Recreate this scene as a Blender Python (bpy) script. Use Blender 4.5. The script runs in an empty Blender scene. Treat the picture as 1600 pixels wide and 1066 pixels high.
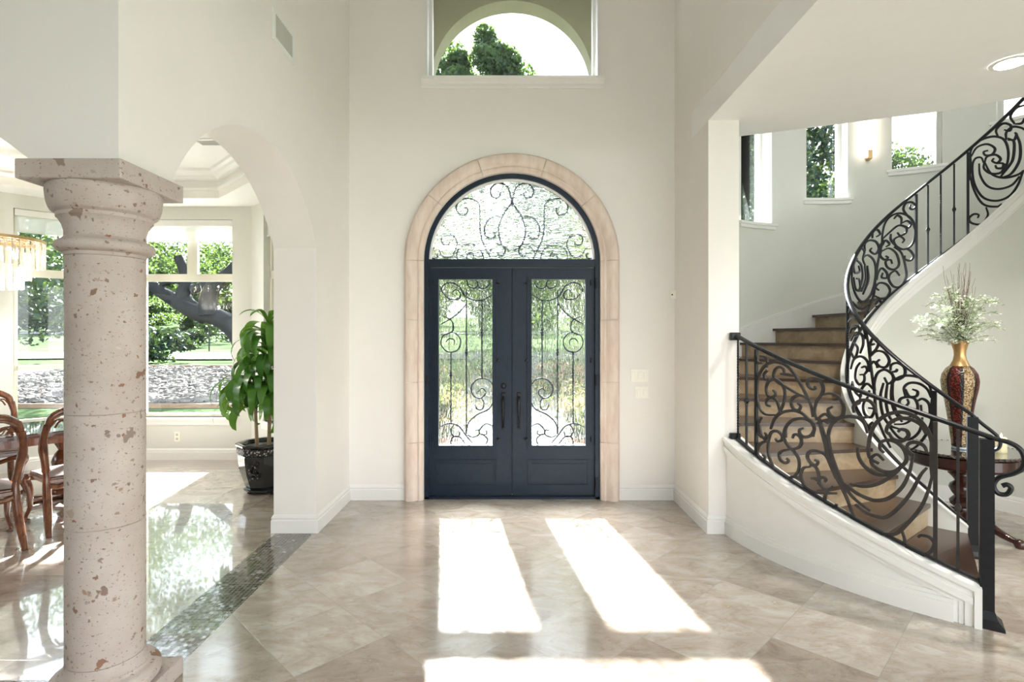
import bpy, bmesh, math, random
from mathutils import Vector, Matrix
PI = math.pi
S = bpy.context.scene
C = S.collection
random.seed(7)

# ---------------------------------------------------------------- camera, sky, sun, exposure
F = 860.0; HC = 1.67; HY = 527.0
cam = bpy.data.objects.new('camera', bpy.data.cameras.new('camera')); C.objects.link(cam)
cam.location = (0, 0, HC); cam.rotation_euler = (PI/2, 0, 0)
cam.data.sensor_width = 36; cam.data.lens = 36*F/1600; cam.data.shift_y = -6/1600
cam.data.clip_start = 0.05; cam.data.clip_end = 500
S.camera = cam
S.view_settings.view_transform = 'Standard'; S.view_settings.look = 'None'
S.view_settings.gamma = 1; S.view_settings.use_curve_mapping = False
S.view_settings.exposure = 2.22

w = bpy.data.worlds.new('sky'); S.world = w; w.use_nodes = True
wn = w.node_tree; wn.nodes.clear()
wo = wn.nodes.new('ShaderNodeOutputWorld'); wb = wn.nodes.new('ShaderNodeBackground')
tc = wn.nodes.new('ShaderNodeTexCoord'); sp = wn.nodes.new('ShaderNodeSeparateXYZ')
rp = wn.nodes.new('ShaderNodeValToRGB')
rp.color_ramp.elements[0].position = 0.0; rp.color_ramp.elements[0].color = (.95, .96, .96, 1)
rp.color_ramp.elements[1].position = 0.8; rp.color_ramp.elements[1].color = (.82, .90, 1, 1)
wn.links.new(tc.outputs['Generated'], sp.inputs[0]); wn.links.new(sp.outputs[2], rp.inputs[0])
wn.links.new(rp.outputs[0], wb.inputs[0]); wb.inputs[1].default_value = 1.5
wn.links.new(wb.outputs[0], wo.inputs[0])

sl = bpy.data.lights.new('sun', 'SUN'); sl.energy = 24.0; sl.angle = math.radians(1.2); sl.color = (1, .98, .955)
sun = bpy.data.objects.new('sun', sl); C.objects.link(sun)
sun.rotation_euler = Vector((.14, -1, -.865)).to_track_quat('-Z', 'Y').to_euler()

# ---------------------------------------------------------------- helpers
def link(o, parent=None):
    C.objects.link(o)
    if parent is not None: o.parent = parent
    return o
def props(o, label=None, cat=None, group=None, kind=None):
    if label: o['label'] = label
    if cat: o['category'] = cat
    if group: o['group'] = group
    if kind: o['kind'] = kind
    return o
def empty(name, loc=(0,0,0), rz=0, label=None, cat=None, group=None, kind=None):
    o = bpy.data.objects.new(name, None); o.location = loc; o.rotation_euler = (0,0,rz); o.empty_display_size = .1
    link(o); return props(o, label, cat, group, kind)
def mesh(name, verts, faces, mat, parent=None, smooth=False, angle=None):
    me = bpy.data.meshes.new(name); me.from_pydata([tuple(v) for v in verts], [], faces); me.update()
    if mat: me.materials.append(mat)
    if smooth: 
        me.polygons.foreach_set('use_smooth', [True]*len(me.polygons))
    o = bpy.data.objects.new(name, me); return link(o, parent)
class G:
    """collects shapes for ONE mesh"""
    def __init__(s): s.v = []; s.f = []
    def add(s, vs, fs, M=None):
        n = len(s.v)
        if M is not None: vs = [M @ Vector(v) for v in vs]
        s.v += [tuple(v) for v in vs]; s.f += [tuple(i+n for i in f) for f in fs]; return s
    def box(s, x0, x1, y0, y1, z0, z1, M=None):
        vs = [(x,y,z) for z in (z0,z1) for y in (y0,y1) for x in (x0,x1)]
        return s.add(vs, [(0,2,3,1),(4,5,7,6),(0,1,5,4),(2,6,7,3),(0,4,6,2),(1,3,7,5)], M)
    def bbox(s, x0, x1, y0, y1, z0, z1, b=.005, M=None):
        bm = bmesh.new(); bmesh.ops.create_cube(bm, size=1)
        for v in bm.verts:
            v.co = ((x0+x1)/2+v.co.x*(x1-x0), (y0+y1)/2+v.co.y*(y1-y0), (z0+z1)/2+v.co.z*(z1-z0))
        bmesh.ops.bevel(bm, geom=bm.edges[:], offset=b, segments=2, profile=.5, affect='EDGES')
        s.bm(bm, M); return s
    def bm(s, bm, M=None):
        bm.verts.index_update()
        s.add([v.co.copy() for v in bm.verts], [[v.index for v in f.verts] for f in bm.faces], M); bm.free(); return s
    def me(s, me, M=None):
        return s.add([v.co.copy() for v in me.vertices], [list(p.vertices) for p in me.polygons], M)
    def lathe(s, prof, seg=32, M=None, caps=True, a0=0):
        vs = []; fs = []
        for r, z in prof:
            for i in range(seg):
                a = a0+2*PI*i/seg; vs.append((r*math.cos(a), r*math.sin(a), z))
        for j in range(len(prof)-1):
            for i in range(seg):
                k = (i+1) % seg; fs.append((j*seg+i, j*seg+k, (j+1)*seg+k, (j+1)*seg+i))
        if caps:
            fs.append(tuple(range(seg))[::-1]); fs.append(tuple((len(prof)-1)*seg+i for i in range(seg)))
        return s.add(vs, fs, M)
    def tube(s, pts, r, seg=8, M=None, caps=True):
        pts = [Vector(p) for p in pts]; n = len(pts)
        rs = r if isinstance(r, (list, tuple)) else [r]*n
        vs = []; fs = []; up = None
        for i, p in enumerate(pts):
            t = (pts[min(i+1,n-1)]-pts[max(i-1,0)])
            if t.length < 1e-9: t = Vector((0,0,1))
            t.normalize()
            if up is None:
                up = Vector((0,0,1)) if abs(t.z) < .9 else Vector((1,0,0))
            a = t.cross(up)
            if a.length < 1e-6: a = t.cross(Vector((0,1,0)))
            a.normalize(); b = a.cross(t).normalized(); up = b
            for k in range(seg):
                q = 2*PI*k/seg; vs.append(p + (a*math.cos(q)+b*math.sin(q))*rs[i])
        for i in range(n-1):
            for k in range(seg):
                l = (k+1) % seg; fs.append((i*seg+k, i*seg+l, (i+1)*seg+l, (i+1)*seg+k))
        if caps: fs.append(tuple(range(seg))[::-1]); fs.append(tuple((n-1)*seg+k for k in range(seg)))
        return s.add(vs, fs, M)
    def build(s, name, mat, parent=None, smooth=False):
        o = mesh(name, s.v, s.f, mat, parent, smooth)
        bm = bmesh.new(); bm.from_mesh(o.data); bmesh.ops.recalc_face_normals(bm, faces=bm.faces); bm.to_mesh(o.data); bm.free()
        return o
def auto_smooth(o, deg=35):
    bm = bmesh.new(); bm.from_mesh(o.data)
    for f in bm.faces: f.smooth = True
    for e in bm.edges:
        if len(e.link_faces) == 2 and e.calc_face_angle(0) > math.radians(deg): e.smooth = False
    bm.to_mesh(o.data); bm.free(); return o
def plate(outline, holes=(), t=.1, M=None, bevel=0):
    """filled polygon with holes in XY, thickness 0..t along +Z -> list of verts, faces"""
    cu = bpy.data.curves.new('tmp', 'CURVE'); cu.dimensions = '2D'; cu.fill_mode = 'BOTH'; cu.extrude = t/2
    for loop in [outline]+list(holes):
        sp_ = cu.splines.new('POLY'); sp_.points.add(len(loop)-1)
        for i, p in enumerate(loop): sp_.points[i].co = (p[0], p[1], 0, 1)
        sp_.use_cyclic_u = True
    ob = bpy.data.objects.new('tmp', cu); C.objects.link(ob)
    me = bpy.data.meshes.new_from_object(ob)
    vs = [Vector((v.co.x, v.co.y, v.co.z+t/2)) for v in me.vertices]; fs = [list(p.vertices) for p in me.polygons]
    bpy.data.objects.remove(ob); bpy.data.curves.remove(cu); bpy.data.meshes.remove(me)
    bm = bmesh.new()
    bv = [bm.verts.new(v) for v in vs]
    for f in fs:
        try: bm.faces.new([bv[i] for i in f])
        except ValueError: pass
    bmesh.ops.remove_doubles(bm, verts=bm.verts, dist=1e-5); bm.verts.index_update()
    vs = [v.co.copy() for v in bm.verts]; fs = [[v.index for v in f.verts] for f in bm.faces]; bm.free()
    if M is not None: vs = [M @ v for v in vs]
    return vs, fs
XZ = lambda y: Matrix(((1,0,0,0),(0,0,1,y),(0,1,0,0),(0,0,0,1)))      # plate (x,z) standing, thickness along +y
YZ = lambda x: Matrix(((0,0,1,x),(1,0,0,0),(0,1,0,0),(0,0,0,1)))      # plate (y,z) standing, thickness along +x
def arc(cx, cy, r, a0, a1, n):
    return [(cx+r*math.cos(math.radians(a0+(a1-a0)*i/n)), cy+r*math.sin(math.radians(a0+(a1-a0)*i/n))) for i in range(n+1)]
def rect(x0, z0, x1, z1): return [(x0,z0),(x1,z0),(x1,z1),(x0,z1)]
def seg_arch(x0, x1, zs, h, n=32):
    """points of a segmental arch from (x0,zs) up over to (x1,zs)"""
    c = (x0+x1)/2; a = abs(x1-x0)/2; R = (a*a+h*h)/(2*h); out = []
    th = math.asin(min(1, a/R))
    for i in range(n+1):
        q = -th+2*th*i/n; sgn = 1 if x1 > x0 else -1
        out.append((c+sgn*R*math.sin(q), zs+h-R+R*math.cos(q)))
    return out
def sweep(g, path, prof, closed=False, zf=None):
    """profile (out, z) swept along plan path [(x,y,z)], out = left of travel, mitred"""
    n = len(path); m = len(prof); P = [Vector(p) for p in path]; vs = []; fs = []
    for i in range(n):
        if closed: a, b = P[i-1], P[(i+1) % n]
        else: a, b = P[max(i-1,0)], P[min(i+1,n-1)]
        d0 = (P[i]-a); d1 = (b-P[i]); d0.z = d1.z = 0
        if d0.length < 1e-9: d0 = d1
        if d1.length < 1e-9: d1 = d0
        d0.normalize(); d1.normalize()
        nn = Vector((-d0.y-d1.y, d0.x+d1.x, 0)); nn.normalize()
        k = 1/max(.3, nn.dot(Vector((-d0.y, d0.x, 0))))
        for (o, z) in prof: vs.append(P[i]+nn*o*k+Vector((0,0,z)))
    for i in range(n if closed else n-1):
        j = (i+1) % n
        for q in range(m):
            r_ = (q+1) % m; fs.append((i*m+q, i*m+r_, j*m+r_, j*m+q))
    if not closed: fs.append(tuple(range(m))); fs.append(tuple((n-1)*m+q for q in range(m))[::-1])
    g.add(vs, fs); return g
def catmull(pts, k=6):
    if len(pts) < 3: return [tuple(p) for p in pts]
    P = [2*Vector(pts[0])-Vector(pts[1])]+[Vector(p) for p in pts]+[2*Vector(pts[-1])-Vector(pts[-2])]; out = []
    for i in range(1, len(P)-2):
        for j in range(k):
            t = j/k
            out.append(.5*((2*P[i])+(-P[i-1]+P[i+1])*t+(2*P[i-1]-5*P[i]+4*P[i+1]-P[i+2])*t*t+(-P[i-1]+3*P[i]-3*P[i+1]+P[i+2])*t**3))
    out.append(P[-2]); return out
def bar(g, pts, f, wd, th, taper=True, k=6):
    """flat bar along 2-D pts (s,v) on surface f(s,v)->(P,N); wd in-plane width, th thickness"""
    q = catmull([Vector((p[0], p[1])) for p in pts], k); n = len(q); vs = []; fs = []
    for i in range(n):
        t = Vector(q[min(i+1,n-1)])-Vector(q[max(i-1,0)])
        if t.length < 1e-9: t = Vector((1,0))
        t.normalize(); nn = Vector((-t.y, t.x))
        u = i/(n-1); ww = wd*(.70+.40*math.sin(PI*min(1,max(0,u)))) if taper else wd
        a = Vector(q[i])+nn*ww/2; b = Vector(q[i])-nn*ww/2
        Pa, Na = f(a.x, a.y); Pb, Nb = f(b.x, b.y)
        vs += [Pa+Na*th/2, Pb+Nb*th/2, Pb-Nb*th/2, Pa-Na*th/2]
    for i in range(n-1):
        for e in range(4):
            h = (e+1) % 4; fs.append((i*4+e, i*4+h, i*4+4+h, i*4+4+e))
    fs += [(3,2,1,0), ((n-1)*4, (n-1)*4+1, (n-1)*4+2, (n-1)*4+3)]
    g.add(vs, fs)

# ---------------------------------------------------------------- materials
MATS = {}
class N:
    def __init__(s, name):
        s.m = bpy.data.materials.new(name); s.m.use_nodes = True; s.t = s.m.node_tree
        s.b = s.t.nodes['Principled BSDF']; s.o = s.t.nodes['Material Output']; MATS[name] = s.m
    def n(s, typ, **kw):
        x = s.t.nodes.new('ShaderNode'+typ)
        for k, v in kw.items(): setattr(x, k, v)
        return x
    def l(s, a, b): s.t.links.new(a, b)
    def set(s, **kw):
        names = dict(color='Base Color', rough='Roughness', metal='Metallic', spec='Specular IOR Level', coat='Coat Weight', coatr='Coat Roughness', trans='Transmission Weight', ior='IOR', emis='Emission Strength', emc='Emission Color', sub='Subsurface Weight')
        for k, v in kw.items():
            if k in ('color','emc'): v = (*v, 1) if len(v) == 3 else v
            s.b.inputs[names[k]].default_value = v
        return s
    def coords(s, scale=(1,1,1), rot=(0,0,0), loc=(0,0,0), obj=True):
        t = s.n('TexCoord'); m = s.n('Mapping'); m.inputs['Scale'].default_value = scale; m.inputs['Rotation'].default_value = rot; m.inputs['Location'].default_value = loc
        s.l(t.outputs['Object'], m.inputs[0]); return m.outputs[0]
    def noise(s, co, scale=5, detail=4, rough=.5, dist=0, out=0):
        x = s.n('TexNoise'); x.inputs['Scale'].default_value = scale; x.inputs['Detail'].default_value = detail
        x.inputs['Roughness'].default_value = rough; x.inputs['Distortion'].default_value = dist
        if co is not None: s.l(co, x.inputs['Vector'])
        return x.outputs[out]
    def ramp(s, src, stops):
        r = s.n('ValToRGB'); e = r.color_ramp.elements
        while len(e) < len(stops): e.new(.5)
        for i, (p, c) in enumerate(stops):
            e[i].position = p; e[i].color = (*c, 1) if not isinstance(c, (int, float)) else (c, c, c, 1)
        s.l(src, r.inputs[0]); return r.outputs[0]
    def mix(s, fac, a, b, mode='MIX'):
        x = s.n('Mix'); x.data_type = 'RGBA'; x.blend_type = mode
        for sock, v in ((x.inputs[0], fac), (x.inputs[6], a), (x.inputs[7], b)):
            if hasattr(v, 'links'): s.l(v, sock)
            elif isinstance(v, tuple): sock.default_value = (*v, 1)
            else: sock.default_value = v
        return x.outputs[2]
    def math(s, op, a, b=0.0):
        x = s.n('Math'); x.operation = op
        for sock, v in ((x.inputs[0], a), (x.inputs[1], b)):
            if hasattr(v, 'links'): s.l(v, sock)
            else: sock.default_value = v
        return x.outputs[0]
    def bump(s, h, st=.2, d=.01):
        b = s.n('Bump'); b.inputs['Strength'].default_value = st; b.inputs['Distance'].default_value = d
        s.l(h, b.inputs['Height']); s.l(b.outputs[0], s.b.inputs['Normal']); return b.outputs[0]
    def col(s, c): s.l(c, s.b.inputs['Base Color']); return s
def simple(name, color, rough=.5, metal=0, var=.08, nscale=8, bump=0, bscale=60, coat=0, spec=.5):
    m = N(name).set(rough=rough, metal=metal, coat=coat, spec=spec); co = m.coords()
    a = tuple(max(0, c*(1-var)) for c in color); b = tuple(min(1, c*(1+var)) for c in color)
    m.col(m.ramp(m.noise(co, nscale, 5), [(.3, a), (.7, b)]))
    if bump: m.bump(m.noise(co, bscale, 3), bump, .003)
    return m.m

wall_m = simple('cream_wall_paint', (.86,.83,.785), .62, var=.012, nscale=2, bump=.12, bscale=35)
soffit_m = simple('soffit_paint', (.91,.905,.89), .62, var=.01)
wall2_m = simple('pale_sage_wall_paint', (.69,.69,.635), .62, var=.012, nscale=2, bump=.12, bscale=35)
white_m = simple('white_trim_paint', (.83,.82,.785), .38, var=.01)
ceil_m = simple('white_ceiling_paint', (.85,.84,.79), .7, var=.01)
ext_m = simple('olive_stucco', (.20,.19,.115), .9, var=.06, nscale=3, bump=.3)
iron_m = simple('blue_black_iron', (.007,.017,.033), .42, 0, spec=.28, var=.12, nscale=20)
rail_m = simple('black_rail_iron', (.014,.015,.017), .36, .3, var=.15, nscale=30, spec=.35)
scroll_m = simple('grey_bronze_iron', (.05,.045,.043), .42, .55, var=.2, nscale=14)
tread_m = simple('dark_stained_tread', (.045,.022,.013), .28, var=.35, nscale=3, coat=.3)
plastic_m = simple('ivory_plastic', (.93,.905,.81), .35, var=.01)
vent_m = simple('grey_vent_metal', (.55,.54,.50), .5, var=.03)
black_m = simple('black_gap', (.01,.01,.01), .6)

def grid_tile(m, co, size, rot):
    """returns (id vector, grout mask 0..1)"""
    mp = m.n('Mapping'); mp.vector_type = 'POINT'
    m.l(co, mp.inputs[0]); mp.inputs['Rotation'].default_value = (0,0,rot)
    mp.inputs['Scale'].default_value = (1/size,)*3
    s = m.n('SeparateXYZ'); m.l(mp.outputs[0], s.inputs[0])
    ids = []; gs = []
    for k in (0, 1):
        ids.append(m.math('FLOOR', s.outputs[k])); fr = m.math('FRACT', s.outputs[k])
        d = m.math('MINIMUM', fr, m.math('SUBTRACT', 1.0, fr)); gs.append(d)
    cb = m.n('CombineXYZ'); m.l(ids[0], cb.inputs[0]); m.l(ids[1], cb.inputs[1])
    return cb.outputs[0], m.math('MINIMUM', gs[0], gs[1])
def travertine(name, rot, origin, size=.508, pale=0.0, coat=.6, coatr=.12):
    m = N(name).set(rough=.13, spec=.7, coat=coat, coatr=coatr)
    t = m.n('TexCoord'); mp = m.n('Mapping'); mp.inputs['Location'].default_value = (-origin[0], -origin[1], 0); m.l(t.outputs['Object'], mp.inputs[0])
    co = mp.outputs[0]
    idv, g = grid_tile(m, co, size, rot)
    wn_ = m.n('TexWhiteNoise'); m.l(idv, wn_.inputs[0])
    off = m.n('VectorMath'); off.operation = 'MULTIPLY_ADD'; m.l(wn_.outputs['Color'], off.inputs[0]); off.inputs[1].default_value = (13,13,13); m.l(co, off.inputs[2])
    mp2 = m.n('Mapping'); mp2.inputs['Scale'].default_value = (1, 1.9, 1); mp2.inputs['Rotation'].default_value = (0,0,rot*.8+.3); m.l(off.outputs[0], mp2.inputs[0])
    n1 = m.noise(mp2.outputs[0], 2.6, 11, .68, 1.3); n2 = m.noise(mp2.outputs[0], 10, 9, .74, .6)
    base = m.ramp(n1, [(.30, (.40,.305,.225)), (.42, (.55,.465,.375)), (.53, (.645,.56,.455)), (.66, (.73,.675,.595))])
    vein = m.ramp(n2, [(.34, .0), (.47, 1.0), (1.0, 1.0)])
    c = m.mix(vein, (.40,.30,.20), base)
    c = m.mix(.3+pale, c, base)
    tone = m.ramp(wn_.outputs['Value'], [(0, (.54,.505,.50)), (.4, (.64,.635,.655)), (1, (.74,.745,.785))])
    c = m.mix(1.0, c, tone, 'MULTIPLY')
    gm = m.ramp(g, [(0.0, 0.0), (.003, 0.0), (.0045, 1.0)])
    c = m.mix(gm, (.30,.27,.23), c); m.col(c)
    rr = m.ramp(n2, [(.3, .32), (.5, .15), (.8, .2)]); m.l(rr, m.b.inputs['Roughness'])
    m.bump(gm, .15, .002)
    return m.m
floor_m = travertine('travertine_diagonal', PI/4, (.366, 3.42))
floor_din_m = travertine('travertine_straight', 0, (-2.05, 3.86), pale=.2, coat=1.0, coatr=.03)

m = N('glass_mosaic').set(rough=.12, spec=.8, coat=.5)
t = m.n('TexCoord'); idv, g = grid_tile(m, t.outputs['Object'], .027, 0)
wn_ = m.n('TexWhiteNoise'); m.l(idv, wn_.inputs[0])
c = m.ramp(wn_.outputs['Value'], [(0, (.05,.038,.028)), (.45, (.085,.068,.055)), (.75, (.11,.10,.09)), (.93, (.17,.16,.16)), (1, (.4,.4,.42))])
gm = m.ramp(g, [(0, 0.0), (.05, 0.0), (.08, 1.0)]); m.col(m.mix(gm, (.20,.18,.15), c))
nm = m.n('Bump'); nm.inputs['Strength'].default_value = .35; nm.inputs['Distance'].default_value = .004
m.l(wn_.outputs['Value'], nm.inputs['Height']); 
vm = m.n('VectorMath'); vm.operation = 'MULTIPLY_ADD'; sb = m.n('VectorMath'); sb.operation = 'SUBTRACT'; m.l(wn_.outputs['Color'], sb.inputs[0]); sb.inputs[1].default_value = (.5,.5,.5)
geo = m.n('NewGeometry'); m.l(sb.outputs[0], vm.inputs[0]); vm.inputs[1].default_value = (.06,.06,0); m.l(geo.outputs['Normal'], vm.inputs[2])
nz = m.n('VectorMath'); nz.operation = 'NORMALIZE'; m.l(vm.outputs[0], nz.inputs[0]); m.l(nz.outputs[0], m.b.inputs['Normal'])
rr = m.ramp(gm, [(0, .6), (1, .1)]); m.l(rr, m.b.inputs['Roughness'])
mosaic_m = m.m

m = N('cantera_stone').set(rough=.75)
co = m.coords()
base = m.ramp(m.noise(co, 5, 8, .6), [(.3, (.46,.385,.34)), (.7, (.565,.50,.455))])
fine = m.ramp(m.noise(m.coords((1,1,1.6)), 70, 3, .62), [(.33, .0), (.38, 1.0)])
c = m.mix(fine, (.32,.22,.17), base)
def chips(m, c, scale, thr, col, stretch, soft=.05, seed=0):
    cc = m.coords(stretch, (0.3+seed, 0.2, seed), (seed*3, seed, seed*5))
    nd = m.n('TexNoise'); nd.inputs['Scale'].default_value = scale*2.2; m.l(cc, nd.inputs['Vector'])
    ad = m.n('VectorMath'); ad.operation = 'MULTIPLY_ADD'; m.l(nd.outputs['Color'], ad.inputs[0]); ad.inputs[1].default_value = (.9/scale,)*3; m.l(cc, ad.inputs[2])
    v = m.n('TexVoronoi'); v.inputs['Scale'].default_value = scale; m.l(ad.outputs[0], v.inputs['Vector'])
    sx = m.n('SeparateColor'); m.l(v.outputs['Color'], sx.inputs[0])
    sz = m.math('MULTIPLY', m.math('SUBTRACT', sx.outputs[0], thr), .9)
    msk = m.ramp(m.math('SUBTRACT', sz, v.outputs['Distance']), [(0, 0.0), (soft, 1.0)])
    cl = m.ramp(sx.outputs[1], col)
    return m.mix(msk, c, cl), msk
cols = [(.0, (.32,.14,.08)), (.3, (.24,.15,.10)), (.55, (.25,.20,.18)), (.8, (.36,.25,.17)), (1, (.58,.54,.51))]
c, k1 = chips(m, c, 34, .52, cols, (1,1,1.2), .08)
c, k2 = chips(m, c, 13, .58, cols, (1,1,.8), .05, 1.3)
c, k3 = chips(m, c, 5.5, .71, cols, (1,1,1.5), .03, 2.1)
m.col(c)
hh = m.math('SUBTRACT', fine, m.math('MULTIPLY', m.math('MAXIMUM', k2, k3), .7)); m.bump(hh, .35, .004)
stone_m = m.m
m = N('pale_pink_limestone').set(rough=.6); co = m.coords((3,3,.8))
m.col(m.ramp(m.noise(co, 4, 6, .6), [(.3, (.66,.52,.43)), (.65, (.78,.67,.58)), (.8,(.72,.56,.45))])); m.bump(m.noise(co, 60, 3), .1, .002)
sur_m = m.m

m = N('tan_riser_tile').set(rough=.3); co = m.coords()
m.col(m.ramp(m.noise(co, 7, 7, .65, .6), [(.3, (.25,.165,.09)), (.5, (.36,.26,.155)), (.75, (.47,.37,.25))])); riser_m = m.m

def thin_glass(name, tint=(1,1,1), refl=.08):
    m = N(name); m.t.nodes.remove(m.b)
    tr = m.n('BsdfTransparent'); tr.inputs[0].default_value = (*tint, 1); gl = m.n('BsdfGlossy'); gl.inputs['Roughness'].default_value = .01
    fr = m.n('Fresnel'); fr.inputs[0].default_value = 1.4; mx = m.n('MixShader')
    m.l(fr.outputs[0], mx.inputs[0]); m.l(tr.outputs[0], mx.inputs[1]); m.l(gl.outputs[0], mx.inputs[2]); m.l(mx.outputs[0], m.o.inputs[0]); return m.m
pane_m = thin_glass('clear_pane', (.88,.92,.94))
def ripple_glass(name, sc):
    m = N(name); m.t.nodes.remove(m.b)
    co = m.coords(sc); nz_ = m.noise(co, 1.0, 1.5, .5, 1.6)
    bp = m.n('Bump'); bp.inputs['Strength'].default_value = 1.0; bp.inputs['Distance'].default_value = .03; m.l(nz_, bp.inputs['Height'])
    rf = m.n('BsdfRefraction'); rf.inputs['IOR'].default_value = 1.3; rf.inputs['Roughness'].default_value = 0; rf.inputs[0].default_value = (.90,.95,.95,1); m.l(bp.outputs[0], rf.inputs['Normal'])
    tr = m.n('BsdfTransparent'); tr.inputs[0].default_value = (.95,.98,.98,1)
    gl = m.n('BsdfGlossy'); gl.inputs['Roughness'].default_value = .05; m.l(bp.outputs[0], gl.inputs['Normal'])
    f = m.ramp(nz_, [(.40, .95), (.455, .25), (.52, .30), (.57, .95)])
    m1 = m.n('MixShader'); m.l(f, m1.inputs[0]); m.l(tr.outputs[0], m1.inputs[1]); m.l(rf.outputs[0], m1.inputs[2])
    m2 = m.n('MixShader'); m2.inputs[0].default_value = .05; m.l(m1.outputs[0], m2.inputs[1]); m.l(gl.outputs[0], m2.inputs[2]); m.l(m2.outputs[0], m.o.inputs[0]); return m.m
rip_v = ripple_glass('rippled_glass_vertical', (42,0,9))
rip_h = ripple_glass('rippled_glass_horizontal', (9,0,42))

m = N('carved_cherry_wood').set(rough=.22, coat=.5); co = m.coords((1,1,.25))
m.col(m.ramp(m.noise(co, 18, 5, .6, 1), [(.3, (.055,.016,.007)), (.6, (.16,.052,.02)), (.8, (.25,.095,.035))])); m.bump(m.noise(m.coords(), 45, 2), .25, .004); wood_m = m.m
m = N('dark_mahogany').set(rough=.25, coat=.4); co = m.coords((1,1,.3))
m.col(m.ramp(m.noise(co, 12, 5), [(.3, (.018,.007,.005)), (.7, (.06,.016,.010))])); mahog_m = m.m
def leafm(name, a, b, rough=.4, tr=.25):
    m = N(name); m.set(rough=rough); co = m.coords()
    c = m.ramp(m.noise(co, 3, 4), [(.3, a), (.7, b)]); m.col(c)
    m.set(spec=.15 if rough > .45 else .5); tl = m.n('BsdfTranslucent'); m.l(m.mix(.5, c, (.35,.55,.08)), tl.inputs[0]); mx = m.n('MixShader'); mx.inputs[0].default_value = tr
    m.l(m.b.outputs[0], mx.inputs[1]); m.l(tl.outputs[0], mx.inputs[2]); m.l(mx.outputs[0], m.o.inputs[0]); return m.m
leaf_m = leafm('dracaena_leaf', (.02,.09,.012), (.06,.22,.02), .3, .3)
oak_m = leafm('oak_leaf', (.009,.021,.013), (.030,.050,.028), .55, .2)
dark_leaf_m = leafm('dark_evergreen_leaf', (.005,.016,.011), (.018,.034,.024), .5, .05)
pink_m = leafm('pink_blossom', (.28,.09,.11), (.42,.20,.22), .6, .3)
bark_m = simple('grey_bark', (.02,.021,.023), .9, spec=.1, var=.3, nscale=6, bump=.6, bscale=20)
grass_m = simple('lawn_grass', (.045,.064,.031), .95, spec=0, var=.45, nscale=.5, bump=.4, bscale=9)
gravel_soil_m = simple('grey_river_gravel', (.075,.072,.07), .95, spec=0, var=.4, nscale=9, bump=.6)
pebble_m = simple('pale_river_pebble', (.125,.114,.107), .95, spec=0, var=.5, nscale=2)
path_m = simple('pale_concrete', (.11,.11,.11), .95, spec=0, var=.08)
terra_m = simple('terracotta', (.32,.13,.05), .7, var=.1)
fabric_m = simple('gold_cream_fabric', (.06,.025,.012), .7, var=.3, nscale=12)
glow = N('frosted_sconce_glass').set(color=(1,.93,.84), emis=.9, emc=(1,.90,.78)); glow_m = glow.m
lamp = N('downlight_lens').set(color=(1,1,1), emis=14.0, emc=(1,.97,.92)); lamp_m = lamp.m
brass_m = simple('satin_nickel_gold', (.45,.30,.14), .3, .9)
crys = N('smoky_crystal').set(rough=.04, trans=.75, ior=1.5, color=(.97,.93,.86)); crystal_m = crys.m
amber = N('amber_crystal').set(rough=.05, trans=.6, ior=1.5, color=(.95,.86,.70)); amber_m = amber.m
bulb = N('chandelier_bulb').set(color=(1,.9,.7), emis=16.0, emc=(1,.93,.82)); bulb_m = bulb.m
wax = N('ivory_candle_wax').set(color=(.86,.76,.48), rough=.5, sub=.3); wax_m = wax.m
flame = N('candle_flame').set(color=(1,.8,.4), emis=12.0, emc=(1,.62,.25)); flame_m = flame.m
tabletop_glass = simple('black_glass_tabletop', (.03,.035,.035), .05, var=.02, coat=1)
# ---------------------------------------------------------------- measured layout
def Xp(px, d): return (px-800)/F*d
def Zp(py, d): return HC-(py-HY)/F*d
def struct(o, label=None): o['kind'] = 'structure'; return props(o, label)
ZTOP = 6.6; YF = 5.65; WX = 1.67
SX, SY = 4.0, 4.92                      # centre of the curved stair
RISE, A1, DA = .178, 232.8, 14.2
def zs(th): return RISE*((A1-th)/DA+1)
def cyl(r, th, z): q = math.radians(th); return Vector((SX+r*math.cos(q), SY+r*math.sin(q), z))
def arcwall(g, r0, r1, t0, t1, zb, zt, n=None):
    fb = zb if callable(zb) else (lambda t: zb); ft = zt if callable(zt) else (lambda t: zt)
    n = n or max(1, int(abs(t1-t0)/2.5)); vs = []; fs = []
    for i in range(n+1):
        t = t0+(t1-t0)*i/n
        vs += [cyl(r0,t,fb(t)), cyl(r1,t,fb(t)), cyl(r1,t,ft(t)), cyl(r0,t,ft(t))]
    for i in range(n):
        for e in range(4):
            h = (e+1) % 4; fs.append((i*4+e, i*4+h, i*4+4+h, i*4+4+e))
    fs += [(3,2,1,0), (n*4, n*4+1, n*4+2, n*4+3)]
    g.add(vs, fs); return g

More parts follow.
